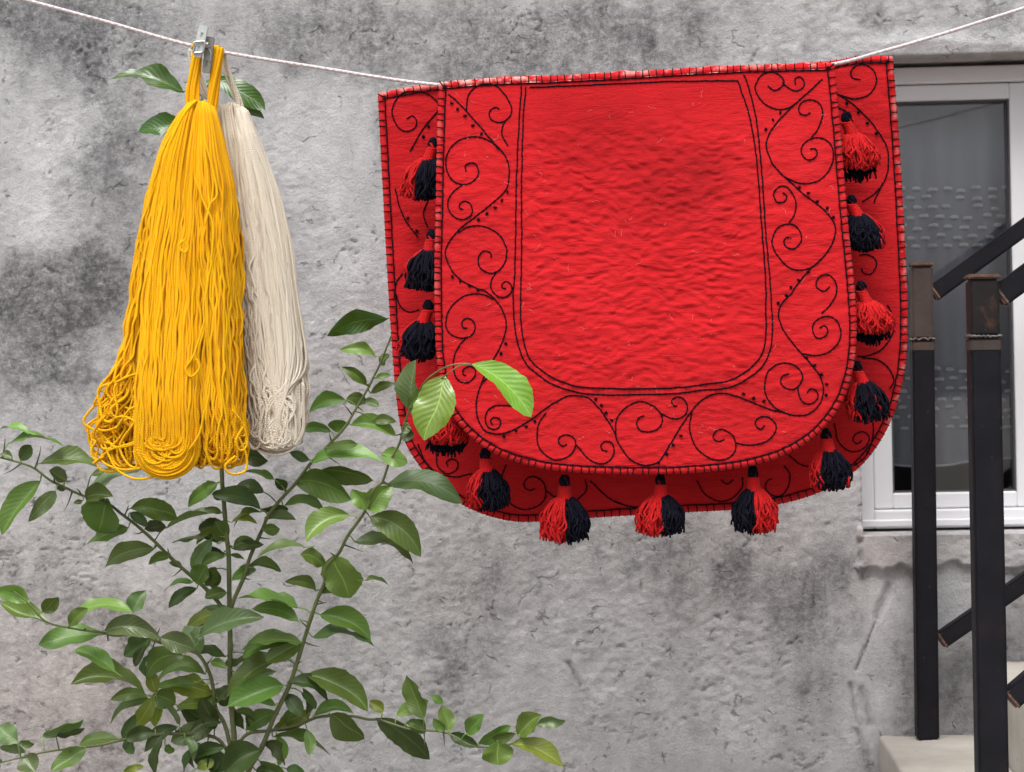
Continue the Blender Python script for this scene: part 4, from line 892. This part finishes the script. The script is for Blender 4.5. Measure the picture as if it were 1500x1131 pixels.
tubes(acc, np.array(C), RW, 6, rng.random(len(C)) * .8); obj('bottom_loops', acc.mesh('bottom_loops'), MAT['yarn_white'], hk2)['kind'] = 'stuff'
acc = Acc(); strap(acc, [(332, 168), (318, 152), (304, 140), (295, 122), (288, 100), (281, 82), (282, 71)], YW, 10, .0017, 7, 4, 0, 3); strap(acc, [(352, 165), (350, 150), (343, 130), (334, 105), (328, 88), (325, 75)], YW, 12, .0017, 7, 4.5, 0, 4)
for xa in (282, 325):
    C = []
    for i in range(8):
        o = random.uniform(-3.5, 3.5); t = np.linspace(0, math.pi, 14); p = P(np.full(14, xa + o), np.full(14, 71 + (xa - 295) * .17 + 2.), YR); r_ = random.uniform(.0045, .007)
        p[:, 1] += -r_ * 1.6 * np.cos(t) + .010; p[:, 2] += r_ * np.sin(t) - .001; C.append(p)
    tubes(acc, np.array(C), .0017, 6, rng.random(8))
obj('hanging_loop', acc.mesh('hanging_loop'), MAT['yarn_white'], hk2)
settle(hk2)

# ------------------------------------------------------------------ clothes peg
peg = empty('clothes_peg', P(298, 72, YR - .03), 'small grey plastic clothes peg clipping the yarn loops to the cord', 'clothes peg')
def lever(name, p0, p1, w, Y, mat):
    """flat lever with a slot, from pixel p0 to p1"""
    A = P(p0[0], p0[1], Y); B = P(p1[0], p1[1], Y); a = (B - A); L = np.linalg.norm(a); a /= L; s = np.array([a[2], 0, -a[0]]); d = np.array([0, 1., 0])
    bm = bmesh.new()
    prof = [(0, .42), (.05, .5), (.5, .5), (.60, .44), (.72, .5), (.95, .46), (1, .36)]
    th = .0048
    def ring(t, hw, hole):
        c = A + a * (L * t); k = .0014 if .1 < t < .9 else .0
        return [bm.verts.new(c + s * (w * hw * q_) + d * (o * th / 2)) for q_, o in ((-1, -.8), (-.86, -1), (-.28, -1), (-.24, -1 + hole), (.24, -1 + hole), (.28, -1), (.86, -1), (1, -.8), (1, .9), (-1, .9))]
    ts = [(0, .42, 0), (.05, .5, 0), (.22, .5, 0), (.225, .5, .8), (.36, .5, .8), (.365, .5, 0), (.5, .5, 0), (.60, .43, 0), (.66, .5, 0), (.665, .5, .7), (.82, .48, .7), (.825, .48, 0), (.95, .45, 0), (1, .36, 0)]
    rs = [ring(*t) for t in ts]
    for r0, r1 in zip(rs, rs[1:]):
        for k in range(10): bm.faces.new((r0[k], r0[(k + 1) % 10], r1[(k + 1) % 10], r1[k]))
    bm.faces.new(rs[0][::-1]); bm.faces.new(rs[-1]); bmesh.ops.recalc_face_normals(bm, faces=bm.faces[:])
    me = bpy.data.meshes.new(name); bm.to_mesh(me); bm.free(); return obj(name, me, mat, peg, False)
YP = YR - .030
lever('front_lever', (299, 38), (289, 84), .0125, YP - .004, MAT['peg'])
lever('rear_lever', (308, 54), (302, 107), .0120, YP + .004, MAT['peg_dark'])
acc = Acc()
# square spring frame round the levers and a coil
sq = [(284, 62), (300, 61), (297, 76), (284, 77), (284, 62)]
c = catmull([sq[0], ((sq[0][0] + sq[1][0]) / 2, 61), sq[1], (299, 68), sq[2], (290, 77), sq[3], (284, 70), sq[4]], 40); tubes(acc, P(c[:, 0], c[:, 1], YP - .0085), .0015, 8)
t = np.linspace(0, 5 * 6.283, 120); cc = P(np.full(120, 297.) + t * .28, np.full(120, 66.), YP - .0015); cc[:, 1] += .0035 * np.cos(t); cc[:, 2] += .0035 * np.sin(t); tubes(acc, cc, .0008, 6)
c = catmull([(300, 66), (306, 72), (309, 80), (308, 90)], 20); tubes(acc, P(c[:, 0], c[:, 1], YP + .001), .0009, 6)
obj('spring', acc.mesh('spring'), MAT['steel'], peg); settle(peg)

# ------------------------------------------------------------------ lemon tree
tree = empty('lemon_tree', (float(P(343, 1131, -.38)[0]), -.38, 0.0), 'young thorny lemon tree with glossy green leaves in front of the grey wall', 'tree')
STEMS = {
 'M': ([(346, 1400), (343, 1180), (343, 1086), (340, 1049), (337, 999), (337, 937), (336, 887), (335, 816), (332, 786), (328, 737), (325, 697), (322, 600), (318, 450), (308, 300), (300, 200), (296, 140)], -.38, -.37, 5.2, 1.8),
 'R1': ([(337, 900), (342, 880), (357, 846), (367, 814), (385, 774), (392, 757), (409, 734), (434, 707), (453, 681), (483, 650), (505, 626), (520, 601), (538, 571), (548, 551), (555, 537), (560, 525), (572, 495), (590, 455)], -.38, -.375, 3.3, 1.3),
 'R2': ([(346, 1200), (362, 1135), (382, 1098), (392, 1074), (402, 1049), (412, 1029), (424, 1004), (434, 974), (447, 932), (454, 910), (464, 880), (476, 852), (478, 830), (496, 811), (510, 784), (530, 757), (535, 747), (548, 717), (560, 706), (570, 678), (585, 650), (590, 628), (597, 608), (605, 588)], -.39, -.63, 4.2, 1.4),
 'R3': ([(344, 1105), (350, 1089), (365, 1074), (399, 1070), (439, 1061), (469, 1050), (514, 1049), (539, 1054), (558, 1055), (600, 1068), (652, 1073), (697, 1094), (748, 1090), (758, 1084), (782, 1071)], -.38, -.47, 2.8, 1.0),
 'L1': ([(337, 912), (324, 888), (300, 861), (272, 837), (248, 815), (223, 790), (198, 768), (178, 753), (158, 738), (121, 726), (99, 716), (74, 704), (50, 686), (27, 677), (0, 670), (-30, 660)], -.38, -.52, 3.2, 1.3),
 'L2': ([(340, 1105), (329, 1061), (316, 1038), (312, 1007), (306, 984), (293, 961), (278, 953), (231, 940), (206, 930), (167, 931), (152, 927), (129, 924), (103, 920), (72, 913), (57, 902), (42, 884), (20, 866)], -.38, -.55, 3.4, 1.0),
 'L3': ([(342, 1120), (324, 1087), (301, 1077), (250, 1075), (216, 1078), (180, 1084), (144, 1092), (103, 1097), (64, 1102), (0, 1117), (-40, 1124)], -.38, -.53, 2.8, 1.0),
 'T': ([(605, 590), (622, 560), (640, 545), (658, 536), (674, 533), (690, 533)], -.63, -.655, 1.4, 1.1)}
SP = []
for nm, (pts, ya, yb, ra, rb) in STEMS.items():
    n = max(14, int(plen(pts) / 7)); c = catmull(pts, n); t = np.linspace(0, 1, n); yd = ya + (yb - ya) * sstep(t, 0, 1) if nm != 'R2' else ya + (yb - ya) * t ** 1.6
    q3 = P(c[:, 0], c[:, 1], yd); 
    if nm == 'M': q3[0, 2] = -.02
    rad = (ra + (rb - ra) * t) * .00095 * (1 + .10 * np.sin(np.arange(n) * .9) * (np.arange(n) % 4 == 0))
    ac = Acc(); tubes(ac, q3, rad, 9); obj('trunk' if nm == 'M' else 'branch', ac.mesh('branch'), MAT['stem'], tree)
    for a, b in zip(c, yd): SP.append((a[0], a[1], b))
SP = np.array(SP)
def stem_at(x, y):
    d = np.hypot(SP[:, 0] - x, SP[:, 1] - y); k = np.argmin(d); return SP[k], d[k]
CAMV = np.array([0, -1., 0])
def leaf(bx, by, tx, ty, w, arch, tone, Y=None, petiole=True):
    sp, dist = stem_at(bx, by); Yb = (sp[2] if Y is None else Y) + random.uniform(-.012, .012)
    L_px = math.hypot(tx - bx, ty - by)
    Yt = Yb + random.uniform(-.55, .25) * min(L_px, 60) * KX
    B = P(bx, by, Yb); T = P(tx, ty, Yt); a = T - B; L = np.linalg.norm(a); a /= L
    s0 = np.cross(a, CAMV); s0 /= np.linalg.norm(s0); n0 = np.cross(s0, a)
    if n0[1] > 0: n0 = -n0
    up = s0 if s0[2] > 0 else -s0
    wt = max(w * 1.02, .40 * L_px); phi = math.acos(min(1, w / wt))
    phi = max(phi, random.uniform(.0, .3))
    sg = -np.sign(s0[2]) if random.random() < .85 else np.sign(s0[2])
    s = s0 * math.cos(phi) + sg * n0 * math.sin(phi); n_ = np.cross(s, a); 
    if n_ @ n0 < 0: n_ = -n_
    nl, nw = 14, 9; t = np.linspace(0, 1, nl); wt *= KX
    ea, eb = random.uniform(.62, .85), random.uniform(.62, .90); prof = (np.clip(t, 0, 1) ** ea) * (np.clip(1 - t, 0, 1) ** eb); prof /= prof.max(); prof = np.maximum(prof, .018)
    prof = prof * (1 + .03 * np.sin(t * 40 + random.random() * 6))
    v = np.linspace(-1, 1, nw); asy = random.uniform(-.14, .14); side_ = random.uniform(-.14, .14) * np.sin(t * random.uniform(3, 7) + random.random() * 6)
    fold = random.uniform(.10, .75); und = random.uniform(.05, .15) * wt; ph = random.random() * 6; fr_ = random.uniform(7, 12)
    curl = random.uniform(-.25, .55) * L; tw = random.uniform(-.9, .9)
    mid_ = B + a * (L * t)[:, None] + up * (arch * KX * 4 * t * (1 - t))[:, None] - n_ * (curl * (t - .3) ** 2)[:, None]
    tw_ = tw * (t - .2)
    S_ = s[None] * np.cos(tw_)[:, None] + n_[None] * np.sin(tw_)[:, None]; N_ = n_[None] * np.cos(tw_)[:, None] - s[None] * np.sin(tw_)[:, None]
    X = mid_[:, None] + S_[:, None] * (prof[:, None] * (v[None] * (1 + asy * np.sign(v)[None]) + side_[:, None]) * wt / 2)[..., None] \
        + N_[:, None] * ((fold * np.abs(v)[None] ** 1.3 * prof[:, None] * wt / 2) + und * np.sin(fr_ * t + ph)[:, None] * np.abs(v[None]) ** 2 * np.sign(v)[None] * prof[:, None] + .25 * und * np.sin(fr_ * 2.6 * t + ph)[:, None] * v[None] ** 2 * prof[:, None])[..., None]
    ids = np.arange(nl * nw).reshape(nl, nw)
    f = np.stack([ids[:-1, :-1], ids[:-1, 1:], ids[1:, 1:], ids[1:, :-1]], -1).reshape(-1, 4)
    fn = np.cross(X[1, nw - 1] - X[1, 0], X[2, 4] - X[1, 4])
    if fn @ n_ < 0: f = f[:, ::-1]
    uv = np.stack([np.broadcast_to((v[None] + 1) / 2, (nl, nw)), np.broadcast_to(t[:, None], (nl, nw))], -1).reshape(-1, 2)
    ac = Acc(); ac.add(X.reshape(-1, 3), f, uv)
    if petiole and dist < 34:
        e = P(sp[0], sp[1], sp[2]); m_ = (e + B) / 2 + np.array([0, -.002, .0025]); pc = catmull([e, m_, B, B + a * L * .06], 8); tubes(ac, pc, np.linspace(.0011, .0008, 8), 5)
        ac.uv[-1][:] = (.5, .5)
    elif petiole:
        pc = catmull([B - a * .012 + np.array([0, 0, -.001]), B, B + a * L * .06], 5); tubes(ac, pc, np.linspace(.0006, .0008, 5), 5); ac.uv[-1][:] = (.5, .5)
    o = obj('leaf', ac.mesh('leaf'), MAT['leaf_' + tone], tree); return o
ZL = {2: (0, 580, .2476), 3: (300, 440, .2476), 4: (300, 680, .2476), 5: (0, 840, .2572), 6: (300, 850, .2485), 7: (560, 800, .4267), 0: (0, 0, 1.0), 8: (540, 430, .336)}
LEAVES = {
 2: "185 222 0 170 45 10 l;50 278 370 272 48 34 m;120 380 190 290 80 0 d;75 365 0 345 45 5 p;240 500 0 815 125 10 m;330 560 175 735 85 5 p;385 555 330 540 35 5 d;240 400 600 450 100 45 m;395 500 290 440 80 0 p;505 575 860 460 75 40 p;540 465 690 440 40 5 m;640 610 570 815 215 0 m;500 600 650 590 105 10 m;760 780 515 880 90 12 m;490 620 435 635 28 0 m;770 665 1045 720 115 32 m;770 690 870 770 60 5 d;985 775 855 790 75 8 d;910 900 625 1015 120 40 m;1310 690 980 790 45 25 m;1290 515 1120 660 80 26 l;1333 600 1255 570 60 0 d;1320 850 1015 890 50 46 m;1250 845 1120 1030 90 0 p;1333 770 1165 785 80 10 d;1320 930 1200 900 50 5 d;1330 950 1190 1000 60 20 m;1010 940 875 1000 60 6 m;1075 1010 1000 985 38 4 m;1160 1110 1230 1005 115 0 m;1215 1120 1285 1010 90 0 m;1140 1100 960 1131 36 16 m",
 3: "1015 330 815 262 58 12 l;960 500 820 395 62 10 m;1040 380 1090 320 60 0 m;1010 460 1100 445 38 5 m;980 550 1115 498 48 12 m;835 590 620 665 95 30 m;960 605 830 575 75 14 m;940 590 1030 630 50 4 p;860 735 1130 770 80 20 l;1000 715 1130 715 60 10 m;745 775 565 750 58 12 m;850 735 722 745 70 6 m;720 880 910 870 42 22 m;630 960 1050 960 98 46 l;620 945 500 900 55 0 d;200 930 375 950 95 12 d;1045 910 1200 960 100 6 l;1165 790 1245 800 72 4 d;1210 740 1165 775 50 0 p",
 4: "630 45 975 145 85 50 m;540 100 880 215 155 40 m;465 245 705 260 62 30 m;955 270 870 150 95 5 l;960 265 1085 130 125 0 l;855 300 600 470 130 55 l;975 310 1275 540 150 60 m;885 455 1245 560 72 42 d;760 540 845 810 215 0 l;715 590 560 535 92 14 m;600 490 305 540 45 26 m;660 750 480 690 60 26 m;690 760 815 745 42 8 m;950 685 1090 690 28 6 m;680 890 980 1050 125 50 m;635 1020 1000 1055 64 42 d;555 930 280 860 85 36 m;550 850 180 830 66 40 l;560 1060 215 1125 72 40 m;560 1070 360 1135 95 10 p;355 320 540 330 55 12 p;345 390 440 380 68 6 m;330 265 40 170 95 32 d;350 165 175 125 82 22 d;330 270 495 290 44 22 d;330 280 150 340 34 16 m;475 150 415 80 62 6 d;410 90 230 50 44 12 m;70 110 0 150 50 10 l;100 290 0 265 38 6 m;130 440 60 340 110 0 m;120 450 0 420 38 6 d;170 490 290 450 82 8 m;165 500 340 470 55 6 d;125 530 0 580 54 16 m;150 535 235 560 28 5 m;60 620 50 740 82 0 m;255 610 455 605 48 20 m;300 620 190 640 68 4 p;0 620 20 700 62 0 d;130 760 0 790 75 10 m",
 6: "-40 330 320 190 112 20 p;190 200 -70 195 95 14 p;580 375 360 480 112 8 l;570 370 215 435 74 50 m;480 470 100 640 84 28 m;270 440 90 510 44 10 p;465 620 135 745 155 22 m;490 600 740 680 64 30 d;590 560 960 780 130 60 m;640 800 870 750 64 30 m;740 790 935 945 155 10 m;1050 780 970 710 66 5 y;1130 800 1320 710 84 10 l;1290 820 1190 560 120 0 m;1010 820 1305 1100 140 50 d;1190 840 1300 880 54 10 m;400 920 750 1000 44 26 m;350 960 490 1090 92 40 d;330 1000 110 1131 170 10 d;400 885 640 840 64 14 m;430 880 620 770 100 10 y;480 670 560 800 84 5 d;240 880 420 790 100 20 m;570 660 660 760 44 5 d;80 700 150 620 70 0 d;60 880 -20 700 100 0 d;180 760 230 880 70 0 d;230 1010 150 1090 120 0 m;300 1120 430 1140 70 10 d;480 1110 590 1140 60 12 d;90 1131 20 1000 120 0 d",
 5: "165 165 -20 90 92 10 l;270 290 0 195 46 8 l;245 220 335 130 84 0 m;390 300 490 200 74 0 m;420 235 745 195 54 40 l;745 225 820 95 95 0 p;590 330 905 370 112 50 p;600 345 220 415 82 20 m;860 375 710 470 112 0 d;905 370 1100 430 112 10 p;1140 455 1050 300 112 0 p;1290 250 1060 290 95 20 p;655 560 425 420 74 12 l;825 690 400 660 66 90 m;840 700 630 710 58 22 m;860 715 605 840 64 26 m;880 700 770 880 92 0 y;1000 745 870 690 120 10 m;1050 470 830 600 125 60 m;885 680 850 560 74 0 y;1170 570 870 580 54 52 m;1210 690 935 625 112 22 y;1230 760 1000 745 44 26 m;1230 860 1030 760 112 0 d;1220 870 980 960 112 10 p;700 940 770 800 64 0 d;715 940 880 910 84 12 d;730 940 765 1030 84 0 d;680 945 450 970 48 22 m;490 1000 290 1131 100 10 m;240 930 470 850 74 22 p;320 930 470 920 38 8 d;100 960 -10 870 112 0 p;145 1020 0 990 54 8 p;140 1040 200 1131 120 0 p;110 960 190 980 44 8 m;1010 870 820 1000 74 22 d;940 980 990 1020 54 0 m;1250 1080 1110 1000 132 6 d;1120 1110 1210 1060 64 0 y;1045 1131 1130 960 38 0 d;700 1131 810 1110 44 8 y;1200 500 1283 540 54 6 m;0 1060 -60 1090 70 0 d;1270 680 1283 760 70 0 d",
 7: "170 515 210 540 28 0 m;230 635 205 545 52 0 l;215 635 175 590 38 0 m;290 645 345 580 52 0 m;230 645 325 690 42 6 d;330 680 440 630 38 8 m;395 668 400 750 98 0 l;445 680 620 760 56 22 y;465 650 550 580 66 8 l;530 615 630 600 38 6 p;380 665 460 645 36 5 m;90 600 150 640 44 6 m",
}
for z, s in LEAVES.items():
    ox, oy, k = ZL[z]
    for e in s.split(';'):
        q_ = e.split(); a = [float(c) for c in q_[:6]]
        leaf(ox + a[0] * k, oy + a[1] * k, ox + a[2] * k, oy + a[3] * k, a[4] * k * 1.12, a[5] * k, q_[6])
# more leaves filling the bushy base
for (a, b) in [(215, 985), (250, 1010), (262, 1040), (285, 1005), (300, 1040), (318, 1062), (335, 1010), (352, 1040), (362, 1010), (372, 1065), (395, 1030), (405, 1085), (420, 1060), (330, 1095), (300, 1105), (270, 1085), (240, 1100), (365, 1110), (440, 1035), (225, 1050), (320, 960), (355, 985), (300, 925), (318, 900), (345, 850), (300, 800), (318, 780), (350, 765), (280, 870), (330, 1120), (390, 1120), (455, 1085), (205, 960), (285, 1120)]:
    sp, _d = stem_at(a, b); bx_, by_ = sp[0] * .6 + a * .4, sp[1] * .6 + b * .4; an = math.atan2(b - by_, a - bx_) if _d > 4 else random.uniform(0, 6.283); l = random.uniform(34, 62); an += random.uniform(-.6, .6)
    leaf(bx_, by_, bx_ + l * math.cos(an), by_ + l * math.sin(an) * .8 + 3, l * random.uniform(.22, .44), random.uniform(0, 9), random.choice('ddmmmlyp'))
# leaves high on the trunk behind the yarn, and the bright ones in front of the rug
leaf(270, 134, 163, 106, 36, 7, 'k', -.38); leaf(272, 184, 202, 188, 36, 2, 'k', -.38); leaf(314, 116, 389, 164, 34, 8, 'k', -.38); leaf(346, 160, 388, 176, 18, 3, 'd', -.37); leaf(312, 120, 300, 119, 6, 0, 'l', -.37)
leaf(568, 466, 478, 487, 30, 5, 'k', -.38)
o8 = lambda a, b: (540 + a * .336, 430 + b * .336)
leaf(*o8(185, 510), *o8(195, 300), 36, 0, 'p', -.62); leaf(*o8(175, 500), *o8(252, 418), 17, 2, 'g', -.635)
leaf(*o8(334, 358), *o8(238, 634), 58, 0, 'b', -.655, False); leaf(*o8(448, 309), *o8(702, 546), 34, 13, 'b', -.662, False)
ac = Acc(); tubes(ac, catmull([P(*o8(180, 520), -.632), P(*o8(250, 440), -.64), P(*o8(300, 385), -.648), P(*o8(334, 358), -.654), P(*o8(395, 316), -.66), P(*o8(448, 309), -.662)], 24), np.linspace(.0013, .0008, 24), 6); obj('branch', ac.mesh('branch'), MAT['stem'], tree)
leaf(*o8(75, 825), *o8(402, 866), 27, 9, 'd', -.56)
THORNS = {2: "220 420 243 290;125 415 15 465;30 320 28 230;430 590 375 685;490 585 450 545;750 690 760 640;915 910 860 940;1000 935 990 895;1065 1040 1010 1075;845 815 790 815;320 495 318 475", 3: "950 500 865 468;865 660 815 610;905 620 940 665;745 830 735 770;1160 795 1110 800;750 940 805 975;1080 1085 1180 1110",
          4: "470 155 435 100;340 440 400 442;850 485 940 520;765 540 740 520;680 825 725 817;600 1065 685 1080;300 405 345 405;590 960 560 910;250 680 270 682", 6: "605 375 680 392;675 135 720 130;550 490 575 475;40 470 45 445", 7: "213 650 213 690;145 655 145 690", 5: "600 390 630 375;575 985 575 1020;400 1005 400 1020;485 300 490 325;910 300 905 330"}
for z, s in THORNS.items():
    ox, oy, k = ZL[z]
    for e in s.split(';'):
        a, b, c, d = [float(v) for v in e.split()]; a = ox + a * k; c = ox + c * k; b = oy + b * k; d = oy + d * k
        sp, _ = stem_at(a, b); ac = Acc(); tubes(ac, catmull([P(sp[0], sp[1], sp[2]), P((a + c) / 2, (b + d) / 2, sp[2] - .004), P(c, d, sp[2] - .008)], 6), np.array([.0015, .0012, .0010, .0008, .0005, .0001]), 6); obj('thorn', ac.mesh('thorn'), MAT['thorn'], tree)
settle(tree)
